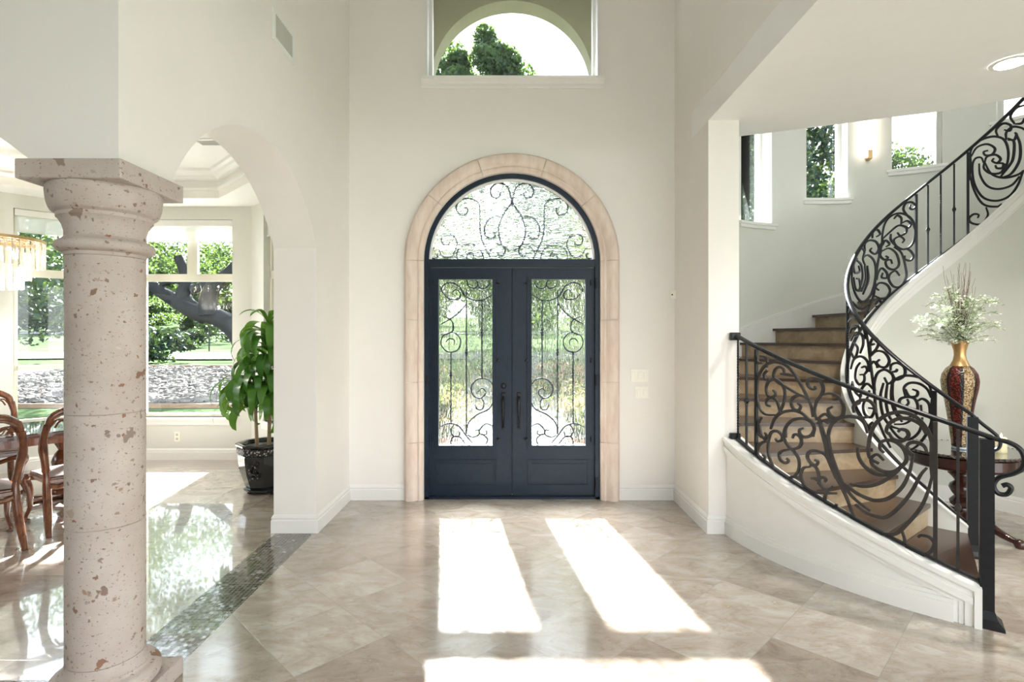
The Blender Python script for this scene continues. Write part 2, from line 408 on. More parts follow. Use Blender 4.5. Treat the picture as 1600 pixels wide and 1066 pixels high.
# floor pieces
def slab(name, outline, z0, z1, mat, label=None):
    vs, fs = plate(outline, (), z1-z0); g = G(); g.add([Vector((v.x, v.y, v.z+z0)) for v in vs], fs)
    return struct(g.build(name, mat), label)
slab('floor', [(-7.2,-4), (7.2,-4), (7.2,7.8), (1.9,7.8), (1.9,5.9), (-1.69,5.9), (-1.69,2.35), (-7.2,2.35)], -.08, 0, floor_m, 'beige travertine floor tiles laid diagonally in the foyer')
slab('floor_dining', [(-7.2,2.68), (-2.01,2.68), (-2.01,6.2), (-3.4,7.65), (-5.6,7.65), (-7.2,6.1)], -.08, 0, floor_din_m, 'polished straight-laid travertine floor of the dining room')
slab('trim_1', [(-2.01,2.35), (-1.69,2.35), (-1.69,5.9), (-2.01,5.9)], -.08, 0, mosaic_m, 'dark glass mosaic strip between column and arch pier')
slab('trim_2', [(-7.2,2.35), (-2.01,2.35), (-2.01,2.68), (-7.2,2.68)], -.08, 0, mosaic_m, 'dark glass mosaic strip left of the column')

# front wall with arched door opening and the high window
aw = .905; zc = 2.452
out = [(-2.035,0), (-aw,0), (-aw,zc)]+arc(0, zc, aw, 180, 0, 48)[1:]+[(aw,0), (1.93,0), (1.93,ZTOP), (-2.035,ZTOP)]
vs, fs = plate(out, [rect(-.87, 4.33, .88, 6.2)], .25, XZ(YF)); g = G(); g.add(vs, fs); struct(g.build('wall_front', wall_m))
# left wall with segmental arch, resting on the column
out = [(2.335,2.42), (2.70,2.42)]+seg_arch(2.70, 4.70, 2.43, .59)+[(4.70,0), (YF,0), (YF,ZTOP), (2.335,ZTOP)]
vs, fs = plate(out, (), .365, YZ(-2.035)); g = G(); g.add(vs, fs); struct(g.build('wall_left', wall_m))
out = [(-2.035,2.42)]+seg_arch(-2.04, -5.6, 2.42, .62)+[(-5.6,0), (-7.2,0), (-7.2,ZTOP), (-2.035,ZTOP)]
vs, fs = plate(out, (), .365, XZ(2.335)); g = G(); g.add(vs, fs); struct(g.build('wall_dining_front', wall_m))
# right wall: pier by the stair and the high wall above the soffit
g = G(); g.box(WX, 1.93, 4.68, YF, 0, 3.515); struct(g.build('wall_right', wall_m))
g = G(); g.box(WX, 1.85, -4, YF, 3.76, ZTOP); g.box(WX, 1.93, 5.12, YF, 3.515, 3.76); g.box(1.72, 2.05, 5.9, 6.35, 0, ZTOP); g.build('wall_right_upper', wall_m)['kind'] = 'structure'
# soffit of the upper floor
edge = [(1.93,5.12), (2.10,5.05), (2.59,4.86), (3.18,4.62), (3.52,4.49), (3.80,4.31), (3.95,4.22), (4.5,3.95), (5.0,3.6), (6.0,3.1), (7.2,3.0)]
slab('ceiling_soffit', [(1.672,-4), (1.672,5.12)]+edge+[(7.2,-4)], 3.515, 3.76, soffit_m, 'white soffit under the upper floor beside the stair')
slab('ceiling', [(-7.2,-4), (7.2,-4), (7.2,8), (2,8), (2,5.9), (-7.2,5.9)], ZTOP, ZTOP+.15, ceil_m)

# dining room walls
def wallseg(name, p0, p1, hole, h=3.46, th=.2):
    d = Vector((p1[0]-p0[0], p1[1]-p0[1], 0)); L = d.length; d.normalize(); nrm = Vector((d.y, -d.x, 0))
    M = Matrix(((d.x,0,nrm.x,p0[0]), (d.y,0,nrm.y,p0[1]), (0,1,0,0), (0,0,0,1)))
    vs, fs = plate(rect(0,0,L,h), [hole] if hole else (), th, M); g = G(); g.add(vs, fs); struct(g.build(name, wall2_m)); return M, L
DP = [(-2.035,5.985), (-3.55,7.5), (-5.5,7.5), (-7.0,6.0), (-7.0,2.7)]
WZ0, WZ1 = .575, 3.275
Mr, Lr = wallseg('wall_dining_right', DP[0], DP[1], rect(.44,WZ0,1.72,WZ1))
Mb, Lb = wallseg('wall_dining_back', DP[1], DP[2], rect(.26,WZ0,1.55,WZ1))
Ml, Ll = wallseg('wall_dining_diagonal', DP[2], DP[3], rect(.17,WZ0,.96,WZ1))
Mw, Lw = wallseg('wall_dining_left', DP[3], DP[4], rect(.9,WZ0,2.3,WZ1))
wcount = [0]
def dining_window(M, u0, u1, extra=None, split=None, shade=True, label=None):
    wcount[0] += 1
    w_ = struct(empty('window_%d' % wcount[0]), label)
    fr = G(); a, b = .085, .15
    def fbox(x0, x1, z0, z1, y0=a, y1=b): fr.add(*_b(x0,x1,z0,z1,y0,y1), M)
    fbox(u0, u0+.045, WZ0, WZ1); fbox(u1-.045, u1, WZ0, WZ1); fbox(u0, u1, WZ0, WZ0+.05); fbox(u0, u1, WZ1-.06, WZ1)
    fbox(u0, u1, 2.44, 2.54)
    if extra: fbox(u0, u1, extra, extra+.06)
    if split: fbox(split[0], split[1], 2.541, WZ1-.061, a+.004, b-.004)
    else: pass
    fr.build('window_frame', frame_m, w_)
    p = G(); p.add(*_b(u0+.04, u1-.04, WZ0+.04, 2.45, .115, .121), M); p.build('pane', pane_m, w_)
    p = G(); p.add(*_b(u0+.04, u1-.04, 2.53, WZ1-.05, .115, .121), M); p.build('pane', pane_m, w_)
    s = G(); s.add(*_b(u0-.06, u1+.06, WZ0-.035, WZ0, -.045, .09), M); s.add(*_b(u0-.035, u1+.035, WZ0-.10, WZ0-.035, -.02, .0), M); s.build('window_sill', white_m, w_)
    if shade:
        c = G(); c.add(*_b(u0+.012, u1-.012, WZ1-.085, WZ1-.005, .015, .08), M); c.build('shade_cassette', white_m, w_)
        c = G(); c.add(*_b(u0+.02, u1-.02, 3.0, WZ1-.085, .04, .043), M); c.add(*_b(u0+.02, u1-.02, 2.985, 3.005, .034, .049), M); c.build('roller_shade', shade_m, w_)
def _b(x0, x1, z0, z1, y0, y1):
    g = G(); g.box(x0, x1, z0, z1, y0, y1); return [Vector(v) for v in g.v], g.f
m = N('translucent_shade'); m.set(color=(.80,.80,.76), rough=.8)
tl = m.n('BsdfTranslucent'); tl.inputs[0].default_value = (.85,.85,.8,1); tr = m.n('BsdfTransparent'); m1 = m.n('MixShader'); m1.inputs[0].default_value = .5
m2 = m.n('MixShader'); m2.inputs[0].default_value = .3; m.l(m.b.outputs[0], m1.inputs[1]); m.l(tl.outputs[0], m1.inputs[2]); m.l(m1.outputs[0], m2.inputs[1]); m.l(tr.outputs[0], m2.inputs[2]); m.l(m2.outputs[0], m.o.inputs[0]); shade_m = m.m
frame_m = simple('almond_window_frame', (.74,.71,.60), .4, var=.01)
dining_window(Mr, .44, 1.72, label='tall narrow-looking window of the dining bay behind the potted plant')
dining_window(Mb, .26, 1.55, split=(.79,.93), label='wide dining bay window with a view of the oak limb')
dining_window(Ml, .17, .96, extra=1.25, label='dining bay window left of the stone column')
dining_window(Mw, .9, 2.3, label='dining side window outside the picture')
# tray ceiling
tray = [(-2.55,4.35), (-2.55,5.85), (-3.75,7.05), (-5.3,7.05), (-6.5,5.85), (-6.5,4.35), (-5.35,3.2), (-3.7,3.2)]
vs, fs = plate([(-7.2,2.6), (-2.0,2.6), (-2.0,6.2), (-3.4,7.7), (-5.7,7.7), (-7.2,6.2)], [tray], .08)
g = G(); g.add([v+Vector((0,0,3.45)) for v in vs], fs); struct(g.build('ceiling_dining', ceil_m))
vs, fs = plate([(-7.2,2.7), (-2.0,2.7), (-2.0,6.2), (-3.4,7.7), (-5.7,7.7), (-7.2,6.2)], (), .1)
g = G(); g.add([v+Vector((0,0,3.80)) for v in vs], fs); struct(g.build('ceiling_tray', ceil_m))
g = G(); tl3 = [(x,y,3.45) for x,y in tray]
sweep(g, tl3, [(-.05,-.001),(.003,-.001),(.003,.35),(-.05,.35)], True); struct(g.build('trim_3', wall_m), 'beige side of the dining tray ceiling')
g = G(); sweep(g, tl3, [(0,.10),(.02,.10),(.03,.125),(.03,.14),(0,.145)], True)
sweep(g, tl3, [(0,.22),(.03,.225),(.035,.245),(.075,.275),(.09,.30),(.12,.32),(.13,.35),(0,.35)], True); struct(g.build('trim_4', white_m), 'white crown moulding inside the dining tray ceiling')

# baseboards
BP = [(0,0), (.018,0), (.018,.105), (.012,.115), (.016,.128), (.010,.142), (.004,.152), (0,.155)]
def base(name, pts, prof=BP, label=None):
    g = G(); sweep(g, [(x,y,0) for x,y in pts], prof); o = g.build(name, white_m); return struct(o, label)
base('baseboard_front_left', [(-1.10,YF), (-WX,YF)])
base('baseboard_front_right', [(WX,YF), (1.10,YF)])
base('baseboard_left', [(-WX,YF), (-WX,4.70), (-2.035,4.70), (-2.035,5.985)][::1])
base('baseboard_right', [(1.93,4.68), (WX,4.68), (WX,YF)])
base('baseboard_dining', [(-2.035,5.985), (-3.55,7.5), (-5.5,7.5), (-7.0,6.0), (-7.0,2.7)])

# high window above the door
w_ = struct(empty('window_5'), 'high window above the front door looking into the porch arch')
g = G()
for (x0,x1,z0,z1) in ((-.87,-.835,4.33,6.2), (.845,.88,4.33,6.2), (-.87,.88,4.33,4.36), (-.87,.88,6.16,6.2)): g.box(x0,x1,5.78,5.86,z0,z1)
g.build('window_frame', white_m, w_)
g = G(); g.box(-.84,.85,5.82,5.826,4.35,6.17); g.build('pane', pane_m, w_)
g = G(); sweep(g, [(-.93,YF,4.22), (.94,YF,4.22)][::-1], [(0,0),(.012,.0),(.02,.02),(.022,.045),(.035,.06),(.045,.08),(.055,.085),(.06,.11),(0,.11)]); g.box(-.87,.88,YF,5.80,4.31,4.332); g.build('window_sill', white_m, w_)
g = G()
for (x0,x1) in ((-.895,-.865), (.875,.905)): g.box(x0,x1,YF-.012,YF+.14,4.33,6.25)
g.build('window_casing', white_m, w_)

# porch outside
out = [(-1.5,-.1), (-1.12,-.1), (-1.12,5.20)]+arc(0, 5.20, 1.12, 180, 0, 40)[1:]+[(1.12,-.1), (1.75,-.1), (1.75,7.2), (-1.5,7.2)]
vs, fs = plate(out, (), .3, XZ(7.6)); g = G(); g.add(vs, fs); struct(g.build('wall_porch', ext_m))
g = G(); g.box(-1.7,-1.5,5.9,7.9,-.1,7.2); g.box(1.45,1.65,5.9,7.9,-.1,7.2); g.box(-1.7,1.7,5.9,7.9,7.0,7.2)
va = arc(0, 5.55, 1.45, 180, 0, 24)
vs, fs = plate([(-1.5,5.55)]+va+[(1.5,5.55), (1.5,7.0), (-1.5,7.0)], (), 1.7, XZ(5.9)); g.add(vs, fs); struct(g.build('wall_porch_side', ext_m))
slab('floor_porch', [(-1.5,5.9), (1.45,5.9), (1.45,8.6), (-1.5,8.6)], -.12, -.02, path_m)

# curved outer stair wall with four windows
WIN = [(112.5,3.135), (87.0,3.487), (61.5,3.81), (36.0,4.2)]; HW = 6.5; RW = 2.30; RO = 2.62
g = G(); t = 150.0; segs = []
for c_, s_ in WIN:
    arcwall(g, RW, RO, t, c_+HW, 0, ZTOP)
    arcwall(g, RW, RO, c_+HW, c_-HW, 0, s_); arcwall(g, RW, RO, c_+HW, c_-HW, s_+1.35, ZTOP); t = c_-HW
arcwall(g, RW, RO, t, -48, 0, ZTOP); struct(auto_smooth(g.build('wall_stair', wall2_m)))
for i, (c_, s_) in enumerate(WIN):
    w_ = struct(empty('window_%d' % (6+i)), 'stairwell window, number %d up the curved wall' % (i+1))
    a, b = c_+HW, c_-HW; g = G()
    arcwall(g, 2.49, 2.56, a, a-1.1, s_, s_+1.35, 2); arcwall(g, 2.49, 2.56, b+1.1, b, s_, s_+1.35, 2)
    arcwall(g, 2.49, 2.56, a, b, s_, s_+.05); arcwall(g, 2.49, 2.56, a, b, s_+1.3, s_+1.35); g.build('window_frame', white_m, w_)
    g = G(); arcwall(g, 2.52, 2.525, a-.6, b+.6, s_+.03, s_+1.32); g.build('pane', pane_m, w_)
    g = G(); arcwall(g, 2.25, 2.31, a+1.4, b-1.4, s_-.035, s_); arcwall(g, 2.27, 2.31, a+1.0, b-1.0, s_-.075, s_-.035); arcwall(g, 2.31, 2.5, a, b, s_, s_+.004); g.build('window_sill', white_m, w_)
# stair skirt on the curved wall
def skirt(z0, z1, r): 
    arcwall(g, r, RW+.01, 146, -30, lambda t: zs(t)+z0, lambda t: zs(t)+z1)
g = G(); skirt(-.25, .17, 2.285); skirt(.135, .16, 2.272); skirt(.165, .185, 2.276); struct(auto_smooth(g.build('baseboard_stair', white_m)))
# far right wall, unseen gap towards the camera left for side light
g = G(); g.box(7.0,7.2,1.0,7.8,0,ZTOP); struct(g.build('wall_far_right', wall_m))
# niche wall (closed inner string wall of the stair)

# rest of the hall behind the camera; unseen opening shaped for fill light
g = G(); g.box(-7.4,-7.2,-4,2.35,0,ZTOP); struct(g.build('wall_far_left', wall_m))
vs, fs = plate(rect(-7.2,0,7.2,ZTOP), [rect(.2,.3,6.6,6.0)], .2, XZ(-4.2)); g = G(); g.add(vs, fs); struct(g.build('wall_back', wall_m))
# ---------------------------------------------------------------- staircase
st = empty('curved_staircase', cyl(1.5, 232, 0), 0, 'curved staircase of dark treads and tan tiled risers between low cream walls', 'staircase')
Mst = Matrix.Translation(-Vector(st.location))
def stb(g, name, mat, sm=False):
    g.v = [tuple(Vector(v)-st.location) for v in g.v]; o = g.build(name, mat, st); 
    if sm: auto_smooth(o)
    return o
for n in range(1, 21):
    a = A1-DA*(n-1); z = RISE*n; ro = 2.06 if n <= 6 else 2.28
    nz_ = 1.1
    g = G(); arcwall(g, .91, ro, a+nz_, a-DA+.2, z-.03, z, 6); stb(g, 'tread', tread_m)
    g = G(); arcwall(g, .91, ro, a, a-.8, z-RISE, z-.03, 1); stb(g, 'riser', riser_m)
    g = G(); arcwall(g, .93, ro-.02, a-.8, a-DA-.0, 0.002, z-.03, 5)
    if n > 1: pass
def clamp01(v): return max(0, min(1, v))
def zr(t):
    u = clamp01((150-t)/65); return zs(t)+.088*u*u*(3-2*u)+.022*clamp01((85-t)/60)
top_ = lambda k: (lambda t: zr(t)+k)
g = G(); arcwall(g, 2.05, 2.19, 186.4, 233.3, 0, top_(.06)); stb(g, 'string_wall', white_m, True)
g = G()
for a_, b_2, r_ in ((.062,.032,.022), (.032,-.010,.013), (-.010,-.052,.018), (-.052,-.085,.008)):
    arcwall(g, 2.185, 2.19+r_*1.6, 186.4, 233.5-(.062-a_)*14, top_(b_2), top_(a_))
arcwall(g, 2.185, 2.222, 232.6, 233.5, 0, top_(.055), 2); arcwall(g, 2.185, 2.208, 231.5, 232.6, 0, top_(.02), 1); arcwall(g, 2.185, 2.200, 230.8, 231.5, 0, top_(-.02), 1); arcwall(g, 2.185, 2.196, 230.1, 230.8, 0, top_(-.06), 1)
stb(g, 'string_moulding', white_m, True)
g = G()
for a_, b_2, r_ in ((0,.108,.020), (.108,.132,.013), (.132,.155,.006)): arcwall(g, 2.185, 2.19+r_*1.3, 186.4, 230.2, a_, b_2)
stb(g, 'string_baseboard', white_m, True)
g = G(); arcwall(g, .80, .91, -45, 234.0, 0, top_(.06)); stb(g, 'inner_string_wall', wall2_m, True)
g = G(); arcwall(g, .776, .915, -45, 234.2, top_(.06), top_(.075))
for a_, b_2, r_ in ((.06,.045,.018), (.045,.005,.012), (.005,-.005,.020), (-.005,-.05,.010), (-.05,-.085,.016), (-.085,-.10,.006)): arcwall(g, .80-r_, .802, -45, 234.5, top_(b_2), top_(a_))
stb(g, 'inner_string_moulding', white_m, True)
g = G(); arcwall(g, .782, .802, -45, 225, 0, .12); arcwall(g, .787, .802, -45, 225, .12, .145); arcwall(g, .793, .802, -45, 225, .145, .16); stb(g, 'inner_string_baseboard', white_m, True)

# ---------------------------------------------------------------- railings
RO_, RI_ = 2.12, .86
def ray(px, py): return Vector(((px-800)/F, 1, (HY-py)/F))
def hit(px, py, r, far=False):
    """photo point -> (arc length along the rail, height) on the rail's cylinder"""
    d = ray(px, py); dx, dy = d.x, 1.0
    A = dx*dx+1; B = -2*(dx*SX+dy*SY); Cc = SX*SX+SY*SY-r*r; D = max(0, B*B-4*A*Cc)
    t = (-B+(math.sqrt(D) if far else -math.sqrt(D)))/(2*A)
    th = math.degrees(math.atan2(t*dy-SY, t*dx-SX)) % 360
    return (-math.radians(th)*r, HC+t*d.z)
def surf(r):
    def f(s, v):
        q = -s/r; n = Vector((math.cos(q), math.sin(q), 0)); return Vector((SX+r*n.x, SY+r*n.y, v)), n
    return f
RH = .875
def tr(img, r, far, pts, o, k): return [hit(o[0]+x/k, o[1]+y/k, r, far) for x, y in pts]
Z1 = ((1120,500), 5.921); Z2 = ((1120,660), 5.329); Z3 = ((1340,640), 5.077); Z4 = ((1340,820), 5.612)
Z6 = ((1300,440), 4.1); Z7 = ((1300,280), 4.44); Z8 = ((1420,140), 3.807); Z9 = ((1420,640), 4.844)
def rail_path(r, t0, t1, dz, n=60): return [cyl(r, t0+(t1-t0)*i/n, zr(t0+(t1-t0)*i/n)+dz) for i in range(n+1)]
def strip(g, r, t0, t1, z0, z1, w): arcwall(g, r-w/2, r+w/2, t0, t1, top_(z0), top_(z1), 60)
def handrail(g, path, w=.022, h=.016):
    # rounded cap rail: wide flat tube + lip
    n = len(path); vs = []; fs = []
    prof = [(-w,-.004), (-w,.006), (-w*.7,h*.8), (0,h), (w*.7,h*.8), (w,.006), (w,-.004), (w*.55,-.012), (-w*.55,-.012)]
    for i, p in enumerate(path):
        t = (path[min(i+1,n-1)]-path[max(i-1,0)]).normalized(); s_ = t.cross(Vector((0,0,1)))
        if s_.length < .05: s_ = last
        s_.normalize(); last = s_; u_ = s_.cross(t).normalized()
        for a, b in prof: vs.append(p+s_*a+u_*b)
    m = len(prof)
    for i in range(n-1):
        for k in range(m): l = (k+1) % m; fs.append((i*m+k, i*m+l, i*m+m+l, i*m+m+k))
    fs += [tuple(range(m)), tuple((n-1)*m+k for k in range(m))[::-1]]
    g.add(vs, fs)
def in_rail(root):
    def f(g, name, mat, parent=None, sm=False):
        g.v = [tuple(Vector(v)-root.location) for v in g.v]; o = g.build(name, mat, parent or root)
        if sm: auto_smooth(o)
        return o
    return f
def baluster(bf, r, th, kind, mat=None):
    mat = mat or rail_m; z0 = zr(th)+.07; z1 = zr(th)+.06+RH-.02; g = G(); q = math.radians(th)
    base_ = cyl(r, th, 0); M = Matrix.Translation(base_) @ Matrix.Rotation(q, 4, 'Z')
    if kind == 'twist':
        vs = []; fs = []; n = 70
        for i in range(n+1):
            a = i/n*2*PI*9; z = z0+(z1-z0)*i/n
            for k in range(4): vs.append(Vector((.0075*math.cos(a+k*PI/2)*1.25, .0075*math.sin(a+k*PI/2)*1.25, z)))
        for i in range(n):
            for k in range(4): l = (k+1) % 4; fs.append((i*4+k, i*4+l, i*4+4+l, i*4+4+k))
        g.add(vs, fs, M)
    else:
        hw = .011 if kind == 'bar' else .0075
        g.box(-hw, hw, -hw, hw, z0, z1, M)
        if kind == 'knuckle':
            zm = z0+(z1-z0)*.45
            g.lathe([(.008,zm-.045), (.013,zm-.035), (.011,zm-.025), (.022,zm-.006), (.024,zm), (.022,zm+.006), (.011,zm+.025), (.013,zm+.035), (.008,zm+.045)], 4, M, a0=PI/4)
    return bf(g, 'baluster', mat)

# outer railing
ro_ = empty('stair_railing', cyl(RO_, 234.6, 0), 0, 'black wrought iron scroll railing on the low outer wall, ending in the near newel', 'railing')
bf = in_rail(ro_)
g = G(); handrail(g, rail_path(RO_, 187.6, 234.8, .06+RH)); hr = bf(g, 'handrail', rail_m, sm=True)
g = G(); a = cyl(RO_, 187.6, zs(187.6)+.06+RH); g.bbox(a.x-.055, a.x+.03, 4.635, 4.678, a.z-.035, a.z+.03, .008); bf(g, 'wall_bracket', rail_m)
g = G(); a = cyl(RO_, 187.6, zs(187.6)+.085); g.bbox(a.x-.055, a.x+.03, 4.635, 4.678, a.z-.02, a.z+.03, .008); bf(g, 'wall_bracket', rail_m)
g = G(); strip(g, RO_, 187.4, 233.4, .068, .084, .03); bf(g, 'bottom_rail', rail_m, sm=True)
def theta(px, py, r, far=False): return math.degrees(-hit(px, py, r, far)[0]/r)
baluster(bf, RO_, theta(1153,600,RO_), 'twist'); baluster(bf, RO_, theta(1166.4,600,RO_), 'knuckle'); baluster(bf, RO_, theta(1181.6,600,RO_), 'bar')
baluster(bf, RO_, theta(1461.5,700,RO_), 'bar', scroll_m); baluster(bf, RO_, theta(1496.8,750,RO_), 'knuckle', scroll_m)
# newel
def newel(bf, r, th, ztop, w=.033):
    g = G(); M = Matrix.Translation(cyl(r, th, 0)) @ Matrix.Rotation(math.radians(th), 4, 'Z')
    g.box(-w, w, -w, w, .05, ztop, M)
    vs = []; fs = []
    for z, k in ((0,w*2.3), (.018,w*2.25), (.045,w*1.5), (.09,w*1.02)):
        vs += [Vector((-k,-k,z)), Vector((k,-k,z)), Vector((k,k,z)), Vector((-k,k,z))]
    for i in range(3):
        for k in range(4): l = (k+1) % 4; fs.append((i*4+k, i*4+l, i*4+4+l, i*4+4+k))
    fs += [(3,2,1,0), (12,13,14,15)]; g.add(vs, fs, M); return bf(g, 'newel_post', rail_m)
TN = 234.2
newel(bf, 2.12, TN, zs(234.8)+.06+RH-.01)
def plane_pts(th, r, img, pts):
    q = math.radians(th); n = Vector((math.cos(q), math.sin(q), 0)); p0 = Vector((SX+r*n.x, SY+r*n.y, 0)); o, k = img; out = []
    for x, y in pts:
        d = ray(o[0]+x/k, o[1]+y/k); t = (p0.x*n.x+p0.y*n.y)/(d.x*n.x+d.y*n.y); out.append(Vector((0,0,HC))+d*t)
    return out
v = plane_pts(234.8, RO_, Z3, [(1060,225),(1200,262),(1285,312),(1322,385),(1308,465),(1240,508),(1130,538),(1085,580),(1082,625),(1120,668),(1185,672),(1218,625),(1185,597),(1145,607)])
v = [Vector(p) for p in catmull([cyl(RO_, 234.2, zs(234.2)+.06+RH)]+v, 5)]
g = G(); g.tube(v, .0135, 8); bf(g, 'handrail_scroll', rail_m, sm=True)
Q1 = [
 [(890,900),(870,790),(820,680),(760,570),(700,480),(640,420),(570,393),(500,395),(430,440),(390,520),(372,650),(385,780),(440,870),(555,882)],
 [(460,440),(465,380),(445,345),(400,335)], [(375,340),(375,385),(400,400),(422,392)],
 [(625,490),(612,450),(580,437),(542,460),(527,520),(560,572),(640,620),(740,680),(860,735)],
 [(590,500),(650,505),(715,518)], [(470,465),(440,500),(450,550),(490,550)],
 [(520,650),(542,675),(533,705),(500,720),(467,690),(457,630),(480,570),(540,552),(590,580),(627,650),(625,740),(590,840),(530,920),(498,1010)],
 [(495,800),(463,785),(463,740),(500,718),(550,742),(572,800),(580,840)],
 [(905,612),(912,638),(880,640),(845,610),(843,560),(895,540),(955,565),(985,630),(968,690),(922,760),(905,850),(925,930)],
 [(750,770),(777,800),(755,835),(710,822),(690,780),(697,732),(740,702),(790,702),(850,742)],
 [(498,1010),(535,920),(600,860),(700,840),(780,860),(850,920),(905,965)],
 [(970,695),(1050,682),(1120,710),(1172,790),(1165,880),(1110,912),(1050,882),(1030,830),(1075,802)],
 [(925,920),(1000,872),(1050,912),(1030,950),(990,932)],
 [(925,960),(1000,930),(1110,910),(1220,895),(1330,905),(1400,900)],
 [(1030,1090),(1055,990),(1110,925),(1200,895),(1290,900),(1360,950),(1395,1050)],
 [(1270,860),(1265,800),(1320,750),(1400,745),(1450,790),(1470,860)],
 [(640,1090),(640,1000),(690,935),(780,912),(860,935),(900,1000),(890,1080)],
 [(415,900),(385,960),(395,1060),(420,1090)],
]
Q2 = [
 [(355,20),(370,95),(400,140),(412,105),(398,88)],
 [(345,170),(335,240),(345,300),(385,325),(400,290),(380,270)], [(350,300),(340,240),(355,190),(400,160),(430,165)],
 [(488,135),(505,158),(537,150),(542,110),(502,74),(455,85),(432,150),(430,260),(470,370),(540,450),(605,462)],
 [(600,0),(565,60),(560,130),(590,190),(640,240),(683,310),(680,400),(640,455)],
 [(630,132),(645,103),(680,108),(705,150),(690,202),(640,222),(590,205)],
 [(720,50),(690,62),(692,95),(725,122),(780,112),(812,60),(800,10),(780,-20)],
 [(580,300),(598,322),(570,338),(530,312),(520,262),(552,237),(612,225)],
 [(815,312),(843,330),(822,360),(775,332),(753,280),(780,242),(840,240),(900,270),(930,320)],
 [(775,355),(822,372),(848,430),(852,500),(890,550),(935,570)],
 [(785,466),(820,470),(850,492)], [(900,498),(908,475),(880,458),(850,480),(850,520)],
 [(780,370),(722,382),(700,440),(727,520),(800,575),(900,590),(1000,592)],
 [(975,530),(920,580),(900,640),(930,700),(990,702),(995,680)],
 [(850,-30),(880,80),(910,180),(935,300),(985,430),(1040,540),(1090,650),(1140,780),(1200,860)],
 [(970,-10),(935,60),(930,130),(950,250),(1000,400),(1060,530),(1150,640),(1279,740)],
 [(980,440),(1040,500),(1120,560),(1200,610),(1290,640)],
 [(605,462),(640,455),(690,470),(720,500)], [(620,465),(625,500),(660,512)],
]
Q3 = [
 [(170,430),(95,380),(88,280),(120,150),(200,60),(310,22),(420,38),(510,100),(575,200),(600,300)],
 [(250,200),(228,165),(260,105),(330,72),(420,78),(500,122),(545,200)],
 [(245,180),(280,232),(350,250),(402,212),(390,170),(345,158),(320,178)],
 [(210,345),(178,310),(185,262),(240,243),(310,262),(370,320),(388,400),(340,460),(280,495),(200,490),(125,445),(108,390),(155,357),(210,405)],
 [(0,300),(10,380),(60,455),(140,510),(230,520),(290,500)],
 [(-60,590),(20,608),(110,604),(200,572),(300,505),(380,420)],
 [(-20,655),(60,700),(150,722),(250,702),(350,620),(410,500),(440,370)],
 [(385,320),(405,272),(460,260),(525,288),(552,345)], [(390,310),(420,352),(450,362)],
 [(-20,755),(60,815),(140,845),(230,852),(340,765),(430,650),(500,520),(550,462)],
 [(-60,850),(50,920),(180,980),(300,985),(400,900),(500,780),(555,660),(590,535)],
 [(560,180),(592,280),(600,380),(600,480),(585,560)], [(575,220),(605,300),(612,400),(605,500)],
]
Q4 = [
 [(380,30),(408,110),(425,180),(480,240),(560,265),(640,235),(672,165),(630,110),(560,93),(530,110)],
]
g = G(); f_ = surf(RO_)
for Q, Z, w_b in ((Q1,Z1,.0195), (Q2,Z2,.0195), (Q3,Z3,.021), (Q4,Z4,.0195)):
    for pts in Q: bar(g, tr(None, RO_, False, pts, Z[0], Z[1]), f_, w_b, .014)
for pts, wd in (([(850,-30),(880,80),(910,180),(935,300),(985,430),(1000,470)], .03),):
    bar(g, tr(None, RO_, False, pts, *Z2), f_, wd, .017)
for pts, wd in (([(590,230),(598,300),(600,380),(598,470),(600,560)], .034),):
    bar(g, tr(None, RO_, False, pts, *Z3), f_, wd, .017)
bf(g, 'scroll_panel', scroll_m)

# inner railing
ri = empty('stair_railing', cyl(RI_, 235.5, 0), 0, 'black wrought iron scroll railing spiralling up around the table niche', 'railing')
bf = in_rail(ri)
g = G(); handrail(g, rail_path(RI_, 236, -30, .06+RH, 120), .021, .016); bf(g, 'handrail', rail_m, sm=True)
g = G(); arcwall(g, RI_-.015, RI_+.015, 234.5, -30, top_(.078), top_(.094), 120); bf(g, 'bottom_rail', rail_m, sm=True)
newel(bf, RI_, 236.0, zs(236)+.06+RH-.01)
v = plane_pts(236, RI_, Z9, [(560,112),(620,158),(672,205),(693,250),(680,290),(650,308),(625,312)])
g = G(); g.tube([Vector(p) for p in catmull([cyl(RI_, 236, zs(236)+.06+RH)]+v, 5)], .013, 8); bf(g, 'handrail_scroll', rail_m, sm=True)
for px, py, far, kd in ((1461,700,False,'bar'), (1431.5,360,True,'bar'), (1449.8,370,True,'knuckle'), (1470,350,True,'twist'), (1490.8,330,True,'knuckle'), (1512.5,300,True,'bar')):
    baluster(bf, RI_, theta(px, py, RI_, far), kd)
baluster(bf, RI_, 158, 'twist'); baluster(bf, RI_, 154, 'bar')
